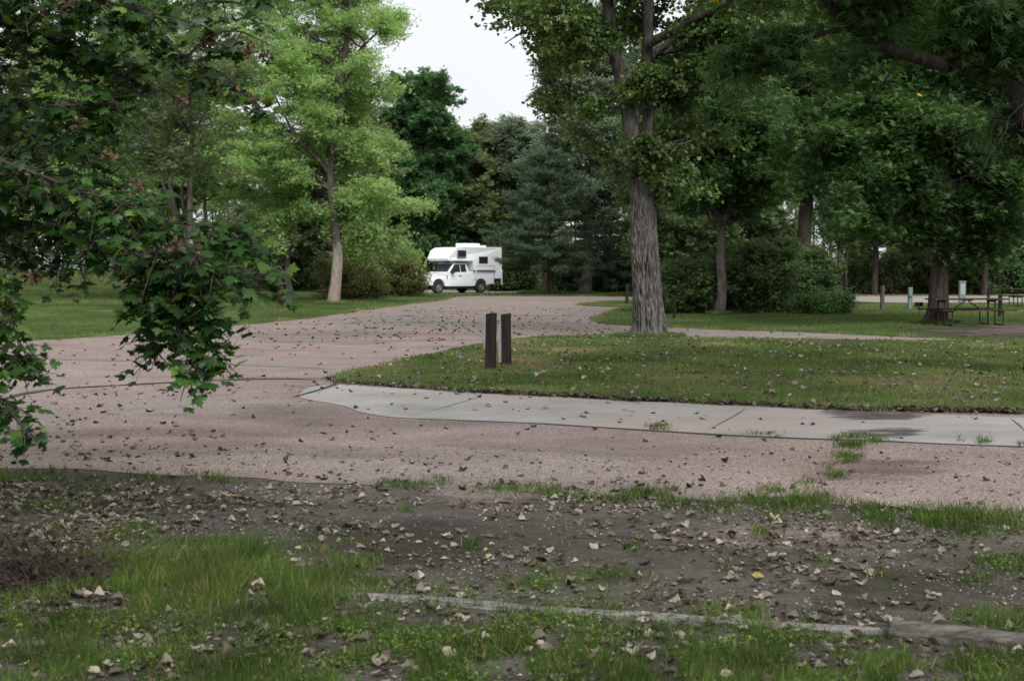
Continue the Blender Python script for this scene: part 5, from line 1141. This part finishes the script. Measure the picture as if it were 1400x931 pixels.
road_d = 1.0*np.clip(3.2*(vnoise(np.stack([x, y], 1), .8, 77)-.3), .08, 1.6)*np.where((v < 660), .012+.034*np.exp(-((u-200)/260)**2-((v-610)/45)**2), 0)
k = rg.random(len(x)) < np.where(v < 655+.035*u, np.maximum(road_d, dens*.25), dens)*np.where(v > 830, .62, 1.0)*np.where((u > 950) & (v < 790), .6, 1); x, y, u, v, tleft = x[k], y[k], u[k], v[k], tleft[k]
# thin far scatter over road and lawn
xf, yf = scatter(16000, -16, 20, 16, 60, rg); kf, uf, vf = in_view(xf, yf, 60); c2_ = vnoise(np.stack([xf, yf], 1), 2.2, 73)
isl = inpoly(xf, yf, island_poly[::3]); rd = inpoly(xf, yf, road_poly[::2]) & ~isl
kf &= rg.random(len(xf)) < np.where(isl, .75, np.where(rd, .08+.32*np.exp(-((uf-640)/200)**2-((vf-455)/22)**2), .05))
xf, yf, isl = xf[kf], yf[kf], isl[kf]
# drift against the lower border of the lawn tip
P = island_poly; seg = np.linalg.norm(np.diff(P, axis=0), axis=1); s = np.concatenate([[0], np.cumsum(seg)]); q = rg.uniform(0, s[-1], 16000)
xe = np.interp(q, s, P[:, 0])+rg.normal(0, .07, 16000); ye = np.interp(q, s, P[:, 1])-abs(rg.normal(0, .1, 16000)); ke, ue, ve = in_view(xe, ye, 60); ke &= (ve > 520) & (rg.random(16000) < .75*vnoise(np.stack([xe, ye], 1), .8, 75)+.1); xe, ye = xe[ke], ye[ke]
size0 = .06*rg.uniform(.35, 1.2, len(x)); ongrass = (gblob(u, np.minimum(v, 925), FG) > .35)
tint0 = np.where(v < 655+.035*u, rg.uniform(0, .5, len(x)), np.clip(rg.normal(.62, .24, len(x))+tleft, 0, .94))
yel = rg.random(len(x)) < .008; tint0[yel] = 1
z0 = .006+np.where(ongrass, rg.uniform(0, .022, len(x)), rg.uniform(0, .01, len(x)))
order = np.argsort(-size0/y*((u > -10) & (u < 1410) & (v < 940))); big = order[:290]; rest = order[290:]
dm = []
TB = [.1, .3, .45, .55, .62, .68, .74, .8, .85, .9, .94, 1.]
def dry_obj(i, tb):
    V, F = DT[i]; o_ = mesh_np('fallen_leaf', V, F, M['dryleaf'], None, np.full(len(V), tb)); return o_
cache = {}
for i in big:
    ti = int(np.argmin(np.abs(np.array(TB)-tint0[i]))); key = (int(i) % 4, ti)
    if key not in cache: o = dry_obj((key[0]*3+ti) % 12, TB[ti]); cache[key] = o
    else: o = cache[key].copy(); COL.objects.link(o)
    o.location = (x[i], y[i], z0[i]); o.rotation_euler = (rg.normal(0, .2), rg.normal(0, .2), rg.uniform(0, 6.28)); o.scale = (size0[i],)*3
    g = 'on the foreground grass' if ongrass[i] else 'on the bare dirt of the foreground'
    c = 'dark brown' if TB[ti] < .5 else ('pale tan' if TB[ti] < .98 else 'yellow')
    tag(o, f'{c} dry curled leaf lying {g}', 'fallen leaf', f'{c} fallen leaves {g}')
def litter(name, label, x, y, z, sz, tint, seed):
    rg = np.random.default_rng(seed); Vs, Fs, Ts = [], [], []; off = 0; n = len(x); which = rg.integers(0, 12, n)
    for q in range(12):
        m = which == q
        if not m.any(): continue
        N = rg.normal(0, .22, (m.sum(), 3)); N[:, 2] += 1; V, F, T = leaves(np.stack([x[m], y[m], z[m]], 1), N, rg.normal(0, 1, (m.sum(), 3)), sz[m], DT[q], tint[m])
        Vs.append(V); Fs.append(F+off); Ts.append(T); off += len(V)
    return tag(mesh_np(name, np.concatenate(Vs), np.concatenate(Fs), M['dryleaf'], None, np.concatenate(Ts)), label, 'leaf litter', kind='stuff')
litter('leaf_litter', 'smaller dry leaves strewn over the dirt and near road', x[rest], y[rest], z0[rest], size0[rest], tint0[rest], 3)
litter('leaf_litter', 'dry leaves scattered thinly over road and lawn further back', xf, yf, np.where(isl, .075, .014), .075*rg.uniform(.6, 1.3, len(xf)), np.where(isl, np.where(rg.random(len(xf)) < .12, 1., rg.uniform(.4, .95, len(xf))), rg.uniform(0, .45, len(xf))), 4)
litter('leaf_drift', 'brown leaves gathered along the concrete at the border of the lawn tip', xe, ye, np.full(len(xe), .022)+rg.uniform(0, .03, len(xe)), .07*rg.uniform(.5, 1.2, len(xe)), rg.uniform(.1, .85, len(xe)), 5)

# loose stones and twig bits on the dirt
T_STONE = mk_tpl([(-.5, -.3, 0), (.4, -.45, 0), (.5, .35, 0), (-.35, .5, 0), (-.2, -.1, .42), (.25, .1, .38)], [(0, 1, 5), (0, 5, 4), (1, 2, 5), (2, 3, 5), (3, 4, 5), (3, 0, 4)])
x, y = scatter(60000, -5, 6, 4.4, 12, rg); k, u, v = in_view(x, y, 100, 60); k &= (v > 648+.035*u) & (rg.random(len(x)) < .15+.8*(vnoise(np.stack([x, y], 1), .5, 81) > .55)*(v < 860)); x, y = x[k], y[k]; m_ = len(x)
N = rg.normal(0, .12, (m_, 3)); N[:, 2] += 1; V, F, T = leaves(np.stack([x, y, np.full(m_, .009)], 1), N, rg.normal(0, 1, (m_, 3)), .009*rg.lognormal(0, .45, m_).clip(.3, 2.6), T_STONE, rg.uniform(0, 1, m_))
M['gravelstone'] = leafmat('small_stones', [(0, (.07, .06, .055)), (.5, (.14, .125, .115)), (.85, (.22, .195, .18)), (1, (.4, .37, .34))], .02, .9, .2, 30, .3)
tag(mesh_np('gravel', V, F, M['gravelstone'], None, T), 'small loose stones sprinkled over the dark dirt', 'gravel', kind='stuff')
L = []
for i in range(420):
    px_, py_ = rg.uniform(-4, 5), rg.uniform(4.6, 10); a_ = rg.uniform(0, 6.28); l_ = rg.uniform(.03, .16); q_ = np.array([px_, py_, .012]); d_ = np.array([math.cos(a_), math.sin(a_), 0]); L.append((np.stack([q_, q_+d_*l_*.5+rg.normal(0, .006, 3)*[1, 1, .4], q_+d_*l_]), np.array([.0025, .002, .001])))
V, F = tubes(L, 4); tag(mesh_np('twig_debris', V, F, M['needles_dead'], None), 'bits of dead twig strewn over the foreground dirt and grass', 'twigs', kind='stuff')

x, y = scatter(240000, -5.5, 7, 4, 13, rg); k, u, v = in_view(x, y, 100, 60); x, y, u, v = x[k], y[k], u[k], v[k]
k = rg.random(len(x)) < np.where(v < 650+.035*u, .012, -.02+.26*gblob(u, np.minimum(v, 925), LD_)*np.clip(2*(vnoise(np.stack([x, y], 1), .3, 85)-.2), 0, 1)); x, y, v = x[k], y[k], v[k]; m_ = len(x)
litter('leaf_fragments', 'crumbled leaf bits trodden into the dirt and grass', x, y, np.full(m_, .012), .024*rg.lognormal(0, .35, m_).clip(.4, 1.8), np.clip(rg.normal(.5, .3, m_), 0, .95), 17)
bx_, by_, bh_ = [], [], []
for (cx, cy, r_a, r_b, m_, hh_) in ((p1.x, p1.y, .06, .16, 500, .075), (p2.x, p2.y, .06, .16, 500, .075), (*G(886, 463)[:2], .42, .75, 7000, .14), (*bpt(983, 430)[:2], .15, .45, 1600, .13), (*bpt(1280, 443)[:2], .35, .7, 3000, .12), (*bpt(455, 416)[:2], .28, .7, 2500, .16), (*bpt(1436, 518)[:2], .35, .8, 3000, .14)):
    a_ = rg.uniform(0, 6.28, m_); r_r = rg.uniform(r_a, r_b, m_)*(1+.25*np.sin(3*a_+cx)); bx_.append(cx+r_r*np.cos(a_)); by_.append(cy+r_r*np.sin(a_)); bh_.append(hh_*rg.uniform(.35, 1.1, m_))
x, y, h = map(np.concatenate, (bx_, by_, bh_)); V, F, T = blades(x, y, np.full(len(x), .03), h, .012*rg.uniform(.7, 1.4, len(x))*np.clip(y/20, 1, 2.5), rg.uniform(.1, .85, len(x)), 19)
tag(mesh_np('unmown_grass', V, F, M['grass_far'], None, T), 'longer unmown grass round the feet of posts and trunks', 'grass', kind='stuff')

# ------------------------------------------------------------------ dead brush at the left edge, pale rock on the left lawn
def brush():
    rg = np.random.default_rng(15); b = np.array(G(12, 800)); t = thing('dead_brush', 'dark tangle of dead twigs and leaves at the lower left edge', 'brush', tuple(b)); L = []
    for i in range(420):
        a = np.array([rg.normal(0, .26), rg.normal(0, .2), rg.uniform(0, .1)]); d = np.array([rg.normal(0, .8), rg.normal(0, .5), rg.uniform(.05, .9)]); d /= np.linalg.norm(d); l = rg.uniform(.08, .36)
        P = np.stack([a+d*l*s for s in np.linspace(0, 1, 6)])+rg.normal(0, .012, (6, 3)); P[:, 2] = np.abs(P[:, 2])-.01*0; P[:, 2] = np.minimum(P[:, 2], .34); L.append((P, np.linspace(.0035, .001, 6)))
    V, F = tubes(L, 4); mesh_np('twigs', V, F, M['needles_dead'], t)
    m = 260; P = np.stack([rg.normal(0, .24, m), rg.normal(0, .18, m), np.abs(rg.normal(0, .11, m))], 1); V, F, T = leaves(P, rg.normal(0, 1, (m, 3)), rg.normal(0, 1, (m, 3)), .05*rg.uniform(.5, 1.2, m), DT[3], rg.uniform(0, .2, m)); mesh_np('withered_leaves', V, F, M['dryleaf'], t, T)
brush()
b = bpt(183, 404); bm = bmesh.new(); bmesh.ops.create_icosphere(bm, subdivisions=4, radius=1)
Pv = np.array([v.co[:] for v in bm.verts]); nn = vnoise(Pv+5, .6, 3); n3 = vnoise(Pv+5, .22, 9)
for v, a, c in zip(bm.verts, nn, n3): v.co *= .8+.35*a+.1*c
for v in bm.verts: v.co.x *= .42; v.co.y *= .3; v.co.z *= .13
o = obj('rock', bm, solid('pale_stone', (.42, .41, .39), .9, var=.2), None, True, (b.x, b.y, b.z+.02)); tag(o, 'pale flat rock lying on the left lawn near the mound', 'rock')
